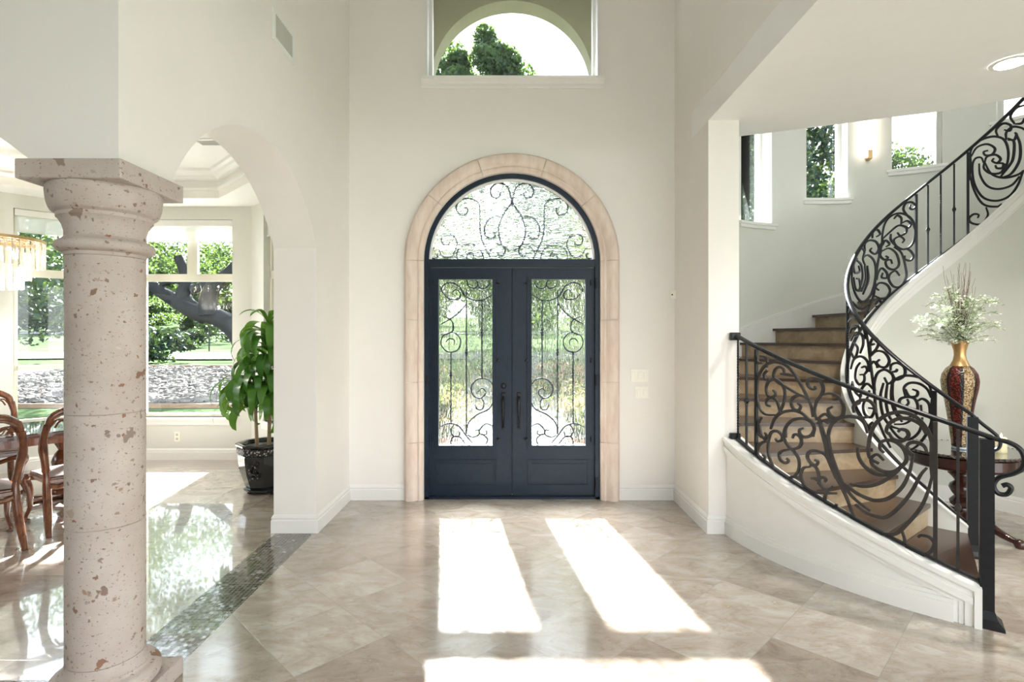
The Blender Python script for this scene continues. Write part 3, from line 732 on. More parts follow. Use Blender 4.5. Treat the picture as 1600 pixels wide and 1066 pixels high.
R6 = [
 [(250,470),(245,400),(270,358),(297,390),(285,430),(255,460)], [(238,395),(250,405),(272,400)],
 [(245,480),(285,447),(335,455),(367,505),(347,547),(308,545),(287,520),(305,500)],
 [(250,530),(270,513),(293,545),(285,550)],
 [(215,300),(232,400),(250,550),(270,700),(285,850),(320,950),(375,1066)],
 [(275,700),(272,650),(290,590),(335,565),(382,590),(392,630),(360,655),(335,615)],
 [(330,650),(310,740),(325,850),(370,920),(430,945)], [(355,650),(345,760),(365,860),(400,905)],
 [(385,640),(380,740),(400,830),(450,900)],
 [(400,915),(470,910),(530,865),(550,805),(530,752),(482,740),(440,752),(432,780),(462,802),(490,780),(482,752)],
 [(470,735),(462,680),(500,650),(560,655),(610,690),(635,745)],
 [(470,690),(495,735),(540,735),(548,705),(515,690)],
 [(385,680),(395,640),(440,610),(500,603),(570,620),(620,660),(640,720)],
 [(375,570),(380,535),(420,522),(462,548),(465,600),(420,630),(395,610)], [(385,580),(410,575),(418,560)],
 [(550,765),(582,752),(622,788),(628,880)], [(570,790),(575,860)],
 [(645,780),(645,860),(620,950),(560,1040),(500,1085)],
 [(390,640),(388,740),(410,830),(455,872),(510,865)],
 [(360,920),(430,1000),(500,1010),(560,960),(580,870)],
 [(120,560),(140,500),(185,480),(225,510),(240,580)], [(130,640),(145,700),(180,740)],
 [(180,520),(155,560),(150,620),(175,660),(205,640),(205,600),(180,598)], [(205,600),(225,570),(215,545),(190,552)],
 [(120,450),(145,490),(165,430),(140,390)], [(115,330),(130,290),(165,285),(175,330),(150,350)],
 [(105,260),(130,235),(175,250),(205,310),(215,370)], [(110,200),(120,160),(100,150)],
 [(185,740),(190,690),(225,655),(265,690)], [(195,700),(225,720),(240,700)],
 [(130,650),(115,720),(135,780),(175,780),(180,720)],
 [(230,740),(200,790),(210,850),(250,870),(270,820),(235,810)], [(260,900),(240,930),(265,960)],
 [(120,380),(150,330),(190,340),(200,400),(180,460)],
]
g = G(); f_ = surf(RI_)
for pts in R6: bar(g, tr(None, RI_, False, pts, *Z6), f_, .0185, .014)
bar(g, tr(None, RI_, False, [(650,700),(645,800),(645,900),(640,1000)], *Z6), f_, .03, .014)
bf(g, 'scroll_panel', rail_m)
R7 = [
 [(545,175),(540,200),(560,210),(582,185),(550,160),(510,170),(495,210),(520,250),(555,290),(572,345)],
 [(345,470),(350,380),(370,300),(420,250),(480,238),(540,265),(575,330),(570,420),(540,470),(490,487),(442,460),(430,420),(470,398),(500,420),(488,442)],
 [(350,415),(400,368),(460,322),(512,335),(512,372),(475,392),(452,370)],
 [(430,275),(452,252),(480,270),(480,312)], [(475,310),(520,290),(547,312),(530,338),(505,325)],
 [(408,380),(408,420),(440,462)],
 [(345,490),(335,530),(365,560),(388,545),(372,533)], [(345,500),(395,480),(445,515),(465,590),(430,627),(385,612),(372,572),(405,560),(418,588)],
 [(470,490),(530,488),(565,530),(545,565),(507,556),(505,530)],
 [(430,470),(480,510),(508,600),(515,680),(480,742),(430,747),(395,700),(402,660),(440,637),(470,670)],
 [(355,420),(335,500),(318,580),(300,700),(290,800),(260,880),(225,960)],
 [(310,700),(320,650),(345,618),(380,650),(380,685),(345,682),(352,650)],
 [(295,810),(360,832),(402,780),(380,732),(330,720),(303,750),(325,772)],
 [(230,600),(215,550),(250,528),(295,575),(302,680),(270,800),(210,852),(160,790),(138,690),(150,590),(175,550)],
 [(245,600),(252,700),(215,800)], [(228,600),(235,690),(205,780)], [(170,560),(205,600),(212,690),(185,780)],
 [(230,500),(228,450),(260,425),(305,435),(325,480),(300,520),(265,498),(275,478)],
 [(280,410),(285,365),(315,352),(333,380),(308,400)],
 [(165,560),(150,600),(160,650),(192,640),(185,600)], [(150,680),(165,760),(195,770),(190,700),(170,690)],
 [(300,870),(325,838),(342,870),(305,885)], [(140,850),(200,900),(250,870)], [(325,545),(330,470),(345,440)],
 [(350,460),(370,425),(398,450),(375,470)], [(180,520),(200,480),(225,500),(215,545)],
]
g = G()
for pts in R7: bar(g, tr(None, RI_, True, pts, *Z7), f_, .0185, .014)
bf(g, 'scroll_panel', rail_m)
R8 = [
 [(370,430),(368,370),(400,320),(460,288),(520,280),(570,302),(592,370),(583,450),(545,525)],
 [(370,400),(405,345),(465,325),(512,350),(497,385),(458,392),(445,372),(472,362)],
 [(450,440),(465,400),(515,388),(546,412),(525,437),(497,425),(507,408)], [(520,440),(560,440),(557,465),(525,468),(515,450)],
 [(450,425),(448,470),(490,500),(550,492),(572,440)],
 [(445,435),(430,405),(395,412),(378,460),(390,560),(440,640),(520,662),(600,632),(652,560),(680,480)],
 [(418,440),(425,510),(465,572),(530,592),(610,570),(660,515)],
 [(358,480),(385,590),(440,680),(520,697),(555,680)],
 [(460,700),(470,750),(430,800),(375,795),(358,768),(385,742),(415,745),(410,765)],
 [(590,300),(625,310),(622,400),(600,450),(545,520)], [(640,265),(662,330),(658,420),(610,500),(550,525)],
 [(530,280),(520,240),(560,203),(605,212),(602,245),(568,240)],
 [(580,300),(580,255),(620,222),(670,228),(690,240)], [(590,290),(625,300),(640,270),(632,255)],
 [(630,205),(605,160),(640,110),(700,90)], [(635,205),(672,200),(690,170)],
 [(450,430),(490,500),(560,525),(640,510),(690,480)],
]
g = G()
for pts in R8: bar(g, tr(None, RI_, True, pts, *Z8), f_, .0185, .014)
bar(g, tr(None, RI_, True, [(356,380),(362,430),(362,470),(358,540)], *Z8), f_, .03, .014)
bf(g, 'scroll_panel', rail_m)
# ---------------------------------------------------------------- stone column
col_ = empty('stone_column', (-1.857,2.52,0), 0, 'tall pinkish stone column with brown inclusions and a square capital', 'column')
K = .152
g = G(); g.bbox(-.222,.222,-.222,.222,0,.082,.006); g.build('plinth', stone_m, col_)
def rnd(cx, cz, r, a0, a1, n=8): return [(cx+r*math.cos(math.radians(a0+(a1-a0)*i/n)), cz+r*math.sin(math.radians(a0+(a1-a0)*i/n))) for i in range(n+1)]
g = G(); g.lathe([(.205,.082)]+rnd(.175,.125,.042,-80,80,10)+[(.178,.170),(.172,.178)]+[(K+.022,.182),(K+.012,.19),(K+.004,.205),(K+.0,.225)], 64)
auto_smooth(g.build('base_moulding', stone_m, col_))
joints = [.225, .83, 1.33, 2.03]
for a, b in zip(joints, joints[1:]):
    g = G(); g.lathe([(K-.004,a),(K,a+.003),(K,b-.003),(K-.004,b)], 64, caps=True); auto_smooth(g.build('shaft_drum', stone_m, col_), 25)
cap = [(K,2.03),(K+.004,2.045)]+rnd(K+.012,2.075,.026,-70,80,10)+[(K+.012,2.105),(K+.002,2.115),(K+.002,2.14),(K+.01,2.17),(K+.024,2.195),(K+.03,2.20),(K+.032,2.215),(K+.040,2.222)]+[(K+.040+.028*math.sin(q*.157), 2.222+.10*(1-math.cos(q*.157))) for q in range(1,11)]+[(.216,2.335)]
g = G(); g.lathe(cap, 64); auto_smooth(g.build('capital_moulding', stone_m, col_))
g = G(); g.bbox(-.222,.222,-.222,.222,2.335,2.419,.006); g.build('abacus', stone_m, col_)

# ---------------------------------------------------------------- stone door surround
ss = empty('stone_door_surround', (0,YF,0), 0, 'pale pink limestone arch surround framing the front door', 'door surround')
prof = [(0,0.0),(0,.028),(.02,.034),(.036,.05),(.048,.05),(.056,.040),(.066,.045),(.082,.062),(.105,.075),(.14,.08),(.168,.072),(.186,.05),(.195,.02),(.195,0)]
def surr(g, path):
    vs = []; m_ = len(prof)
    for (x, z, nx, nz2) in path:
        for o, d in prof: vs.append((x+nx*o, -d, z+nz2*o))
    n = len(path); fs = []
    for i in range(n-1):
        for k in range(m_): l = (k+1) % m_; fs.append((i*m_+k, i*m_+l, i*m_+m_+l, i*m_+m_+k))
    fs += [tuple(range(m_)), tuple((n-1)*m_+k for k in range(m_))[::-1]]; g.add(vs, fs)
zj = [0, .595, 1.21, 1.845, 2.452]; gp = .003
for sgn in (-1, 1):
    for a, b in zip(zj, zj[1:]):
        g = G(); surr(g, [(sgn*.906, a+gp/2, sgn, 0), (sgn*.906, b-gp/2, sgn, 0)]); auto_smooth(g.build('stone_block', sur_m, ss), 30)
for a, b in ((0,38),(38,71),(71,109),(109,142),(142,180)):
    g = G(); surr(g, [(.906*math.cos(q), 2.452+.906*math.sin(q), math.cos(q), math.sin(q)) for q in [math.radians(a+.1+(b-a-.2)*i/14) for i in range(15)]]); auto_smooth(g.build('stone_block', sur_m, ss), 30)

# ---------------------------------------------------------------- iron door
def flat(y): return lambda s, v: (Vector((s, y, v)), Vector((0,1,0)))
D = 5.72; k_ = D/F
def dx(px): return (px-800.5)*k_
def dz(py): return HC-(py-HY)*k_
fr = struct(empty('trim_5', (0,D,0)), 'blue-black iron arched door frame with transom bar'); 
g = G(); ro, ri_ = .905, .858
o_ = [(-ro,0), (-ro,2.452)]+arc(0,2.452,ro,180,0,48)[1:]+[(ro,0), (ri_,0), (ri_,2.452)]+arc(0,2.452,ri_,0,180,48)[1:]+[(-ri_,0)]
vs, fs = plate(o_, (), .13, XZ(-.05)); g.add(vs, fs)
g.box(-.87,.87,-.035,.06,2.40,2.475); g.box(-.87,.87,-.05,.0,2.395,2.41); g.box(-.9,.9,-.05,.10,0,.022); g.build('iron_frame', iron_m, fr)
def scrolls(g, y, pts_list, o, k, wd=.014, th=.012, mirror=None, taper=True):
    for p in pts_list:
        q = [(dx(o[0]+x/k), dz(o[1]+z/k)) for x, z in p]
        if mirror is not None: q = [(2*mirror-a, b) for a, b in q]
        bar(g, q, flat(y), wd, th, taper)
TRN = [
 [(661,330),(658,280),(640,225),(610,204),(572,202),(540,235),(548,275),(580,284),(597,262),(580,245)],
 [(661,300),(650,330),(620,370),(600,410)], [(478,370),(472,320),(445,295),(405,288),(360,300),(340,340),(360,378),(395,380),(408,352),(390,338)],
 [(340,570),(345,540),(325,505),(285,495),(255,515),(262,550),(290,560),(303,538)],
 [(250,600),(235,578),(205,578),(188,600),(197,632),(225,635),(235,612),(220,606)],
 [(345,645),(345,600),(375,562),(430,552),(475,575),(495,620),(498,645)], [(245,600),(280,630),(320,615),(345,560)],
 [(478,370),(478,450),(488,520),(510,570),(530,610),(545,640)], [(600,400),(570,390),(530,410),(505,450),(510,500),(545,520),(570,495),(548,480)],
 [(600,410),(585,470),(600,540),(640,580),(661,585)], [(530,600),(560,560),(600,550),(625,590),(600,620),(580,605)], [(400,640),(405,610),(435,605),(445,630)],
]
w_ = struct(empty('window_10', (0,D,0)), 'arched transom window over the double door with iron scrolls')
g = G(); gl = [(-.83,2.487)]+[(x,z) for x,z in arc(0,2.452,.845,177.5,2.5,48)]
g.add([(a,.016,b) for a,b in gl], [tuple(range(len(gl)))]); mesh('pane', g.v, g.f, rip_h, w_)
g = G(); r2, r3 = .862, .835
rr = arc(0,2.452,r2,178.5,1.5,48)+arc(0,2.452,r3,2.2,177.8,48); vs, fs = plate(rr, (), .03, XZ(-.02)); g.add(vs, fs); g.build('glazing_bead', white_m, w_)
g = G(); scrolls(g, .045, TRN, (620,230), 3.675, .014); scrolls(g, .045, TRN, (620,230), 3.675, .014, mirror=0); g.build('iron_scrollwork', iron_m, w_)
LF = [
 [(130,150),(140,122),(172,110),(208,128),(237,175)], [(130,140),(160,175),(200,180),(212,158),(195,140),(178,150)],
 [(205,122),(225,160),(262,182),(302,184),(350,158)], [(275,100),(285,115),(272,134),(246,125),(238,100)], [(330,100),(330,120),(312,135),(290,130),(284,110)],
 [(237,200),(200,240),(165,265),(128,285)], [(140,250),(175,270),(180,310),(150,330)],
 [(175,318),(138,335),(132,372),(160,400),(200,392),(213,355),(195,325),(172,318)], [(150,360),(165,345),(185,350),(185,372)],
 [(350,540),(325,515),(285,515),(258,545),(265,582),(295,595),(318,572),(303,553),(285,568)],
 [(302,595),(310,615),(303,640),(282,640),(273,620)], [(350,608),(330,640),(280,665),(245,700),(238,745)],
 [(125,715),(165,700),(205,712),(235,750),(262,782)], [(210,735),(203,755),(182,752),(172,728),(185,705)],
 [(240,748),(262,757),(288,748),(288,728),(272,730)], [(350,712),(318,702),(292,728),(295,745),(320,745),(320,728)], [(300,742),(325,765),(318,790)],
 [(172,790),(178,760),(205,755),(232,785)],
]
def leaf(name, sgn, label):
    """sgn -1 left, +1 right leaf"""
    r_ = struct(empty(name, (0,D,0)), label); r_['label'] = label
    def X2(a, b): return (a, b) if sgn < 0 else (-b, -a)
    x0, x1 = X2(-.872, -.003); gx0, gx1 = X2(dx(686), dx(770)); gz0, gz1 = dz(695.5), dz(437)
    g = G(); vs, fs = plate(rect(x0, .025, x1, 2.392), [rect(gx0, gz0, gx1, gz1)], .05, XZ(0)); g.add(vs, fs)
    g.build('door_panel', iron_m, r_)
    g = G(); px0, px1 = X2(dx(683), dx(774)); pz0, pz1 = dz(757), dz(720)
    vs, fs = plate(rect(px0-.012, pz0-.012, px1+.012, pz1+.012), [rect(px0, pz0, px1, pz1)], .010, XZ(-.010)); g.add(vs, fs)
    vs, fs = plate(rect(px0+.03, pz0+.03, px1-.03, pz1-.03), (), .006, XZ(-.006)); g.add(vs, fs); g.build('kick_panel', iron_m, r_)
    g = G(); vs, fs = plate(rect(gx0-.045, gz0-.045, gx1+.045, gz1+.045), [rect(gx0+.0, gz0+.0, gx1-.0, gz1-.0)], .018, XZ(-.018)); g.add(vs, fs)
    vs, fs = plate(rect(gx0-.018, gz0-.018, gx1+.018, gz1+.018), [rect(gx0, gz0, gx1, gz1)], .012, XZ(-.030)); g.add(vs, fs); gf = g.build('glass_frame', iron_m, r_)
    for zz in (442, 563, 686):
        xa = dx(778.5)*(-sgn); xh = dx(677)*(-sgn)
        g = G(); g.lathe([(.0,-.05),(.008,-.048),(.010,-.03),(.006,-.018),(.012,0)], 10, Matrix.Translation((xa, -.018, dz(zz))) @ Matrix.Rotation(-PI/2, 4, 'X'))
        g.box(xa-.022, xa+.022, -.034, -.022, dz(zz)-.006, dz(zz)+.006); g.v = [(v[0], v[1], v[2]) for v in g.v]; g.build('latch', rail_m, gf)
        g = G(); g.lathe([(.006,-.028),(.007,-.026),(.007,.026),(.006,.028)], 10, Matrix.Translation((xh, -.022, dz(zz)))); g.build('hinge', rail_m, gf)
    for zz in (443, 594, 752):
        g = G(); g.lathe([(.005,-.055),(.010,-.048),(.010,.048),(.005,.055)], 10, Matrix.Translation((sgn*.866, -.055, dz(zz)))); g.build('hinge', rail_m, r_)
    g = G(); g.add([(gx0,.016,gz0),(gx1,.016,gz0),(gx1,.016,gz1),(gx0,.016,gz1)], [(0,1,2,3)]); o_ = mesh('pane', g.v, g.f, rip_v, r_)
    g = G(); scrolls(g, .038, LF, (640,400), 2.666, .013, .010, mirror=None if sgn < 0 else 0)
    def vb(px, za, zb, kz=None):
        x = (dx(640+px/2.666))*(-sgn); a, b = dz(400+zb/2.666), dz(400+za/2.666); g.box(x-.0065, x+.0065, .033, .046, a, b)
        if kz: z_ = dz(400+kz/2.666); g.lathe([(.007,-.04),(.012,-.025),(.009,-.014),(.02,0),(.009,.014),(.012,.025),(.007,.04)], 8, Matrix.Translation((x, .04, z_)))
    vb(237,140,745,402); vb(302,182,515,318); vb(172,400,703,498); g.build('iron_scrollwork', iron_m, r_)
    if sgn > 0: g = G(); g.box(-.014,.012,.05,.062,.025,2.392); g.build('astragal', iron_m, r_)
    # pull handle
    hx = dx(787 if sgn < 0 else 811.5); zt, zb_ = dz(620), dz(668)
    h = empty('door_handle', (hx, -.0, 0)); h.parent = r_
    g = G(); g.bbox(-.021, .021, -.012, 0, zt-.085, zt+.045, .008); g.bbox(-.015,.015,-.012,0,zb_-.02,zb_+.02,.006); g.build('backplate', rail_m, h)
    g = G(); pts = [(0,-.008,zt-.01),(0,-.035,zt-.005),(0,-.055,zt-.045),(0,-.062,zt-.12),(0,-.056,zt-.20),(0,-.035,zt-.255),(0,-.008,zb_)]
    g.tube(catmull(pts, 5), [.010+.006*math.exp(-((i-12)/8)**2) for i in range(31)], 10); auto_smooth(g.build('grip', rail_m, h))
    g = G(); g.lathe([(.0,-.03),(.014,-.028),(.016,-.02),(.014,0)], 12, Matrix.Translation((0,-.03,zt-.17))); g.build('grip_collar', rail_m, h)
    if sgn < 0:
        g = G(); g.lathe([(0,.022),(.02,.02),(.027,.012),(.028,0)], 20, Matrix.Translation((hx, 0, dz(603))) @ Matrix.Rotation(PI/2, 4, 'X')); g.box(hx-.004, hx+.004, -.036, -.018, dz(603)-.014, dz(603)+.014); g.build('deadbolt', rail_m, r_)
leaf('door_1', -1, 'left leaf of the blue-black iron front door, with the deadbolt')
leaf('door_2', 1, 'right leaf of the blue-black iron front door')

# ---------------------------------------------------------------- small wall things
def at_wall_x(py, px, x): d = x*F/(px-800); return d, Zp(py, d)
v_ = empty('wall_vent', (-WX,0,0), 0, 'white slatted air vent high on the left foyer wall', 'vent')
d0, z0a = at_wall_x(8.3, 424.8, -WX); _, z0b = at_wall_x(60.9, 424.8, -WX); d1, _ = at_wall_x(53, 457.8, -WX)
g = G(); vs, fs = plate(rect(d0, z0b, d1, z0a), [rect(d0+.035, z0b+.035, d1-.035, z0a-.035)], .012, YZ(0)); g.add(vs, fs); g.build('grille_frame', white_m, v_)
g = G(); g.box(.0005,.002,d0+.03,d1-.03,z0b+.03,z0a-.03); g.build('grille_backing', vent_m, v_)
for i in range(12):
    y = d0+.045+(d1-d0-.09)*i/11; g = G(); M = Matrix.Translation((.006, y, 0)) @ Matrix.Rotation(.7, 4, 'Z'); g.box(-.008,.008,-.001,.001,z0b+.033,z0a-.033,M); g.build('grille_slat', vent_m, v_)
def wallplate(name, label, x0, x1, z0, z1, n, rows=1):
    r_ = empty(name, ((x0+x1)/2, YF, 0), 0, label, 'switch'); xc = (x0+x1)/2
    g = G(); g.bbox(x0-xc, x1-xc, -.011, .0005, z0, z1, .002); g.build('cover_plate', plastic_m, r_)
    for i in range(n):
        cx = x0-xc+(x1-x0)*(i+.5)/n; g = G(); g.bbox(cx-.017, cx+.017, -.019, -.010, z0+.028, z1-.028, .002); g.build('rocker', plastic_m, r_)
wallplate('light_switch', 'ivory three-gang switch plate right of the door, the upper one', (985-800)*YF/F, (1013-800)*YF/F, Zp(597,YF), Zp(577,YF), 3)
wallplate('light_switch', 'ivory two-gang switch plate right of the door, the lower one', (992.5-800)*YF/F, (1012.5-800)*YF/F, Zp(622,YF), Zp(604,YF), 2)
s_ = empty('alarm_sensor', ((1051-800)*YF/F, YF, 0), 0, 'small white motion sensor on the wall near the right corner', 'sensor')
g = G(); g.bbox(-.028,.028,-.035,.0005,Zp(468,YF),Zp(454,YF),.006); g.build('housing', plastic_m, s_); g = G(); g.box(-.022,-.008,-.0365,-.034,Zp(462,YF),Zp(460,YF)); g.build('indicator', black_m, s_)
o_ = empty('wall_outlet', (-4.56,7.5,0), 0, 'ivory electrical outlet under the dining bay window', 'outlet')
g = G(); g.bbox(-.037,.037,-.008,.0005,Zp(690,7.5),Zp(675,7.5),.002); g.build('cover_plate', plastic_m, o_)
zc_ = (Zp(690,7.5)+Zp(675,7.5))/2
for s in (-1,1): g = G(); g.bbox(-.015,.015,-.011,-.007,zc_+s*.028-.016,zc_+s*.028+.016,.002); g.build('socket', vent_m, o_)
cv = empty('ceiling_vent', (-3.25,6.0,3.80), 0, 'small rectangular air vent in the dining tray ceiling', 'vent')
g = G(); vs, fs = plate(rect(-.2,-.11,.2,.11), [rect(-.165,-.075,.165,.075)], .012); g.add([v-Vector((0,0,.012)) for v in vs], fs); g.build('grille_frame', white_m, cv)
g = G(); g.box(-.17,.17,-.08,.08,-.004,-.001); g.build('grille_backing', vent_m, cv)
for i in range(8): g = G(); g.box(-.166,.166,-.07+.02*i-.006,-.07+.02*i+.004,-.010,-.006); g.build('grille_slat', vent_m, cv)
rl = empty('recessed_light', (3.35,3.70,3.515), 0, 'round recessed downlight glowing in the white soffit', 'ceiling light')
g = G(); g.lathe([(.085,-.001),(.085,-.008),(.09,-.010),(.112,-.006),(.116,-.001)], 40, caps=False); auto_smooth(g.build('trim_ring', white_m, rl))
g = G(); g.lathe([(.088,-.002),(.086,-.005),(0.001,-.006)], 40, caps=False); g.build('lens', lamp_m, rl)
ld = bpy.data.lights.new('downlight', 'SPOT'); ld.energy = 70; ld.spot_size = 2.2; ld.spot_blend = .8; ld.color = (1,.96,.9); ld.shadow_soft_size = .08
lo = bpy.data.objects.new('downlight_beam', ld); lo.location = (0,0,-.02); link(lo, rl)
# wall sconce between the second and third stair window
ths = 74.6; zc0 = Zp(250, 7.1)
sc = empty('wall_sconce', cyl(RW, ths, 0), math.radians(ths), 'tall glowing glass wall sconce between two stairwell windows', 'wall lamp')
g = G(); g.bbox(-.10,-.03,-.07,.07,zc0+.03,zc0+.62,.01); g.build('glass_shade', glow_m, sc)
g = G(); g.bbox(-.03,.004,-.035,.035,zc0+.02,zc0+.6,.004); g.bbox(-.112,.0,-.025,.025,zc0,zc0+.11,.004); g.build('metal_bracket', brass_m, sc)

# ---------------------------------------------------------------- dining furniture
def chair_mesh():
    r = empty('dining_chair'); sec = []
    # stiles with splayed rear legs
    for s in (-1, 1):
        P = [(s*.235,-.41,0),(s*.225,-.335,.13),(s*.215,-.255,.30),(s*.212,-.215,.46),(s*.225,-.235,.60),(s*.243,-.265,.72),(s*.245,-.29,.82),(s*.225,-.32,.93)]
        Q = catmull(P, 5); n = len(Q); g = G(); g.tube(Q[:n//2], [.022+.010*math.sin(PI*i/(n/2)) for i in range(n//2)], 8); auto_smooth(g.build('rear_leg', wood_m, r), 60)
        g = G(); g.tube(Q[n//2-1:], [.031-.003*math.sin(i*.6) for i in range(n-n//2+1)], 8); auto_smooth(g.build('back_post', wood_m, r), 60)
        P = [(s*.25,.25,0),(s*.262,.262,.04),(s*.235,.235,.14),(s*.24,.24,.28),(s*.265,.262,.37),(s*.25,.245,.42)]
        g = G(); g.tube(catmull(P, 5), [.026,.028,.022,.018,.016,.015,.015,.016,.017,.018,.019,.02,.022,.024,.027,.03,.033,.036,.038,.038,.036,.034,.032,.03,.03,.03][:26], 8); auto_smooth(g.build('front_leg', wood_m, r), 60)
    # crest rail, curved and peaked
    P = [(-.225,-.32,.93),(-.20,-.335,.99),(-.13,-.348,1.035),(-.06,-.352,1.045),(0,-.352,1.075),(.06,-.352,1.045),(.13,-.348,1.035),(.20,-.335,.99),(.225,-.32,.93)]
    g = G(); g.tube(catmull(P, 5), [.026+.014*math.sin(PI*i/40) for i in range(41)], 8)
    auto_smooth(g.build('crest_rail', wood_m, r), 60)
    # looping inner bars
    g = G()
    for s in (-1, 1):
        for o in (0, .022):
            P = [(s*(.20-o),-.325,.92-o),(s*(.165-o),-.33,.965-o*.6),(s*(.10-o*.6),-.335,.955-o*1.2),(s*(.075),-.325,.88),(s*.10,-.305,.80),(s*.085,-.285,.72),(s*.055,-.27,.66)]
            g.tube(catmull(P, 4), .009, 6)
    auto_smooth(g.build('back_scroll', wood_m, r), 60)
    o = [(-.05,.45),(-.085,.50),(-.075,.56),(-.095,.62),(-.06,.68),(-.035,.76),(-.05,.84),(-.075,.92),(-.05,.98),(-.02,1.03),(.02,1.03),(.05,.98),(.075,.92),(.05,.84),(.035,.76),(.06,.68),(.095,.62),(.075,.56),(.085,.50),(.05,.45)]
    oo = [(p.x, p.y) for p in catmull([Vector(p) for p in o], 3)]
    vs, fs = plate(oo, [[(.0,.80),(.014,.86),(.0,.93),(-.014,.86)]], .022, XZ(-.011)); g = G()
    g.add([Vector((v.x, v.y-.225-.22*max(0,(v.z-.45)), v.z)) for v in vs], fs); spl = g.build('back_splat', wood_m, r)
    g = G()
    for s in (-1,1):
        for a, z, rr_ in ((.035,.52,.028),(.04,.60,.032),(.022,.675,.022)):
            cs = [(s*a+rr_*(1-i*.05)*math.cos(i*.55)*s, -.245-.22*(z-.45)-.012, z+rr_*(1-i*.05)*math.sin(i*.55)) for i in range(15)]; g.tube(cs, .0055, 5)
    g.build('carving', wood_m, spl)
    g = G(); bm = bmesh.new(); bmesh.ops.create_cube(bm, size=1)
    for v in bm.verts: v.co = (v.co.x*(.50 if v.co.y > 0 else .43), v.co.y*.50+.015, .425+v.co.z*.055)
    bmesh.ops.bevel(bm, geom=bm.edges[:], offset=.015, segments=3, affect='EDGES'); g.bm(bm); g.build('seat_frame', wood_m, r)
    g = G(); P = [(-.22,-.225,.40),(-.14,-.235,.375),(-.05,-.235,.385),(0,-.24,.365),(.05,-.235,.385),(.14,-.235,.375),(.22,-.225,.40)]; g.tube(catmull(P,5), .022, 8)
    P = [(-.24,.265,.39),(-.12,.275,.37),(0,.28,.345),(.12,.275,.37),(.24,.265,.39)]; g.tube(catmull(P,5), .022, 8); g.build('apron', wood_m, r)
    g = G(); bm = bmesh.new(); bmesh.ops.create_cube(bm, size=1); bmesh.ops.subdivide_edges(bm, edges=bm.edges[:], cuts=5, use_grid_fill=True)
    for v in bm.verts:
        x, y = v.co.x*2, v.co.y*2; puff = (1-x*x*.9)*(1-y*y*.9); v.co = (v.co.x*(.44+.03*y), v.co.y*.45+.015, .455+(.045*max(0,puff)**.5 if v.co.z > 0 else 0))
    g.bm(bm); auto_smooth(g.build('seat_cushion', fabric_m, r), 80)
    return r
def copy_tree(o, parent=None):
    c = o.copy(); C.objects.link(c)
    if parent is not None: c.parent = parent
    for ch in list(o.children): copy_tree(ch, c)
    return c
ch = chair_mesh()
CH = [(-4.28, 4.38, .9, 'carved cherry dining chair nearest the camera, cut by the left picture edge'),
      (-4.03, 5.02, .9, 'carved cherry dining chair half hidden behind the stone column'),
      (-5.62, 5.90, 4.0, 'carved cherry dining chair on the far side of the table at the left edge')]
for i, (x, y, a, lb) in enumerate(CH):
    c_ = ch if i == 0 else copy_tree(ch); c_.location = (x, y, 0); c_.rotation_euler = (0,0,a); props(c_, lb, 'chair', 'carved dining chairs')
tb = empty('dining_table', (-4.98,5.38,0), .9, 'dark oval dining table with a black glossy top beneath the chandelier', 'table')
def oval(a, b, n=64): return [(a*math.copysign(abs(math.cos(2*PI*i/n))**.75, math.cos(2*PI*i/n)), b*math.copysign(abs(math.sin(2*PI*i/n))**.75, math.sin(2*PI*i/n))) for i in range(n)]
def ovplate(a, b, z, t): vs, fs = plate(oval(a,b), (), t); return [v+Vector((0,0,z)) for v in vs], fs
g = G(); g.add(*ovplate(.98,.50,.715,.035)); g.add(*ovplate(1.0,.52,.728,.016)); g.build('tabletop', mahog_m, tb)
g = G(); g.add(*ovplate(.97,.49,.751,.008)); g.build('glass_cover', tabletop_glass, tb)
g = G(); g.add(*ovplate(.88,.40,.63,.085)); g.build('apron', wood_m, tb)
for s in (-1,1):
    g = G(); g.lathe([(.16,.06),(.17,.10),(.09,.14),(.07,.2),(.11,.30),(.13,.38),(.10,.46),(.07,.5),(.10,.56),(.14,.63)], 24, Matrix.Translation((s*.5,0,0))); g.bbox(s*.5-.32,s*.5+.32,-.06,.06,0,.07,.02); g.bbox(s*.5-.06,s*.5+.06,-.3,.3,0,.07,.02); auto_smooth(g.build('pedestal', wood_m, tb), 50)
ck = struct_no = None
# chandelier
cd = empty('chandelier', (-5.20,5.50,0), 0, 'tiered crystal chandelier glowing at the left picture edge', 'chandelier')
g = G(); g.lathe([(.012,2.6),(.012,3.76),(.06,3.78),(.06,3.80)], 16); g.lathe([(.40,2.63),(.42,2.63),(.42,2.66),(.40,2.66)], 48, caps=False); g.lathe([(.26,2.63),(.28,2.63),(.28,2.66),(.26,2.66)], 48, caps=False)
for i in range(4): a = i*PI/2; g.tube([(0,0,2.68),(.42*math.cos(a),.42*math.sin(a),2.645)], .008, 6)
g.build('metal_frame', brass_m, cd)
pr = G().box(-.019,.019,-.007,.007,-.26,0)
def prism_me(h):
    g = G(); vs = []
    for z in (0,-h): vs += [(-.02,-.006,z),(-.006,.010,z),(.006,.010,z),(.02,-.006,z)]
    g.add(vs, [(0,1,2,3),(7,6,5,4),(0,4,5,1),(1,5,6,2),(2,6,7,3),(3,7,4,0)]); return g
pp = None
def ring(R, z, h, n, mt):
    first = None
    for i in range(n):
        a = 2*PI*i/n
        if first is None: first = prism_me(h).build('crystal_prism', mt, cd); o = first
        else: o = first.copy(); C.objects.link(o)
        o.location = (R*math.cos(a), R*math.sin(a), z); o.rotation_euler = (0,0,a+PI/2)
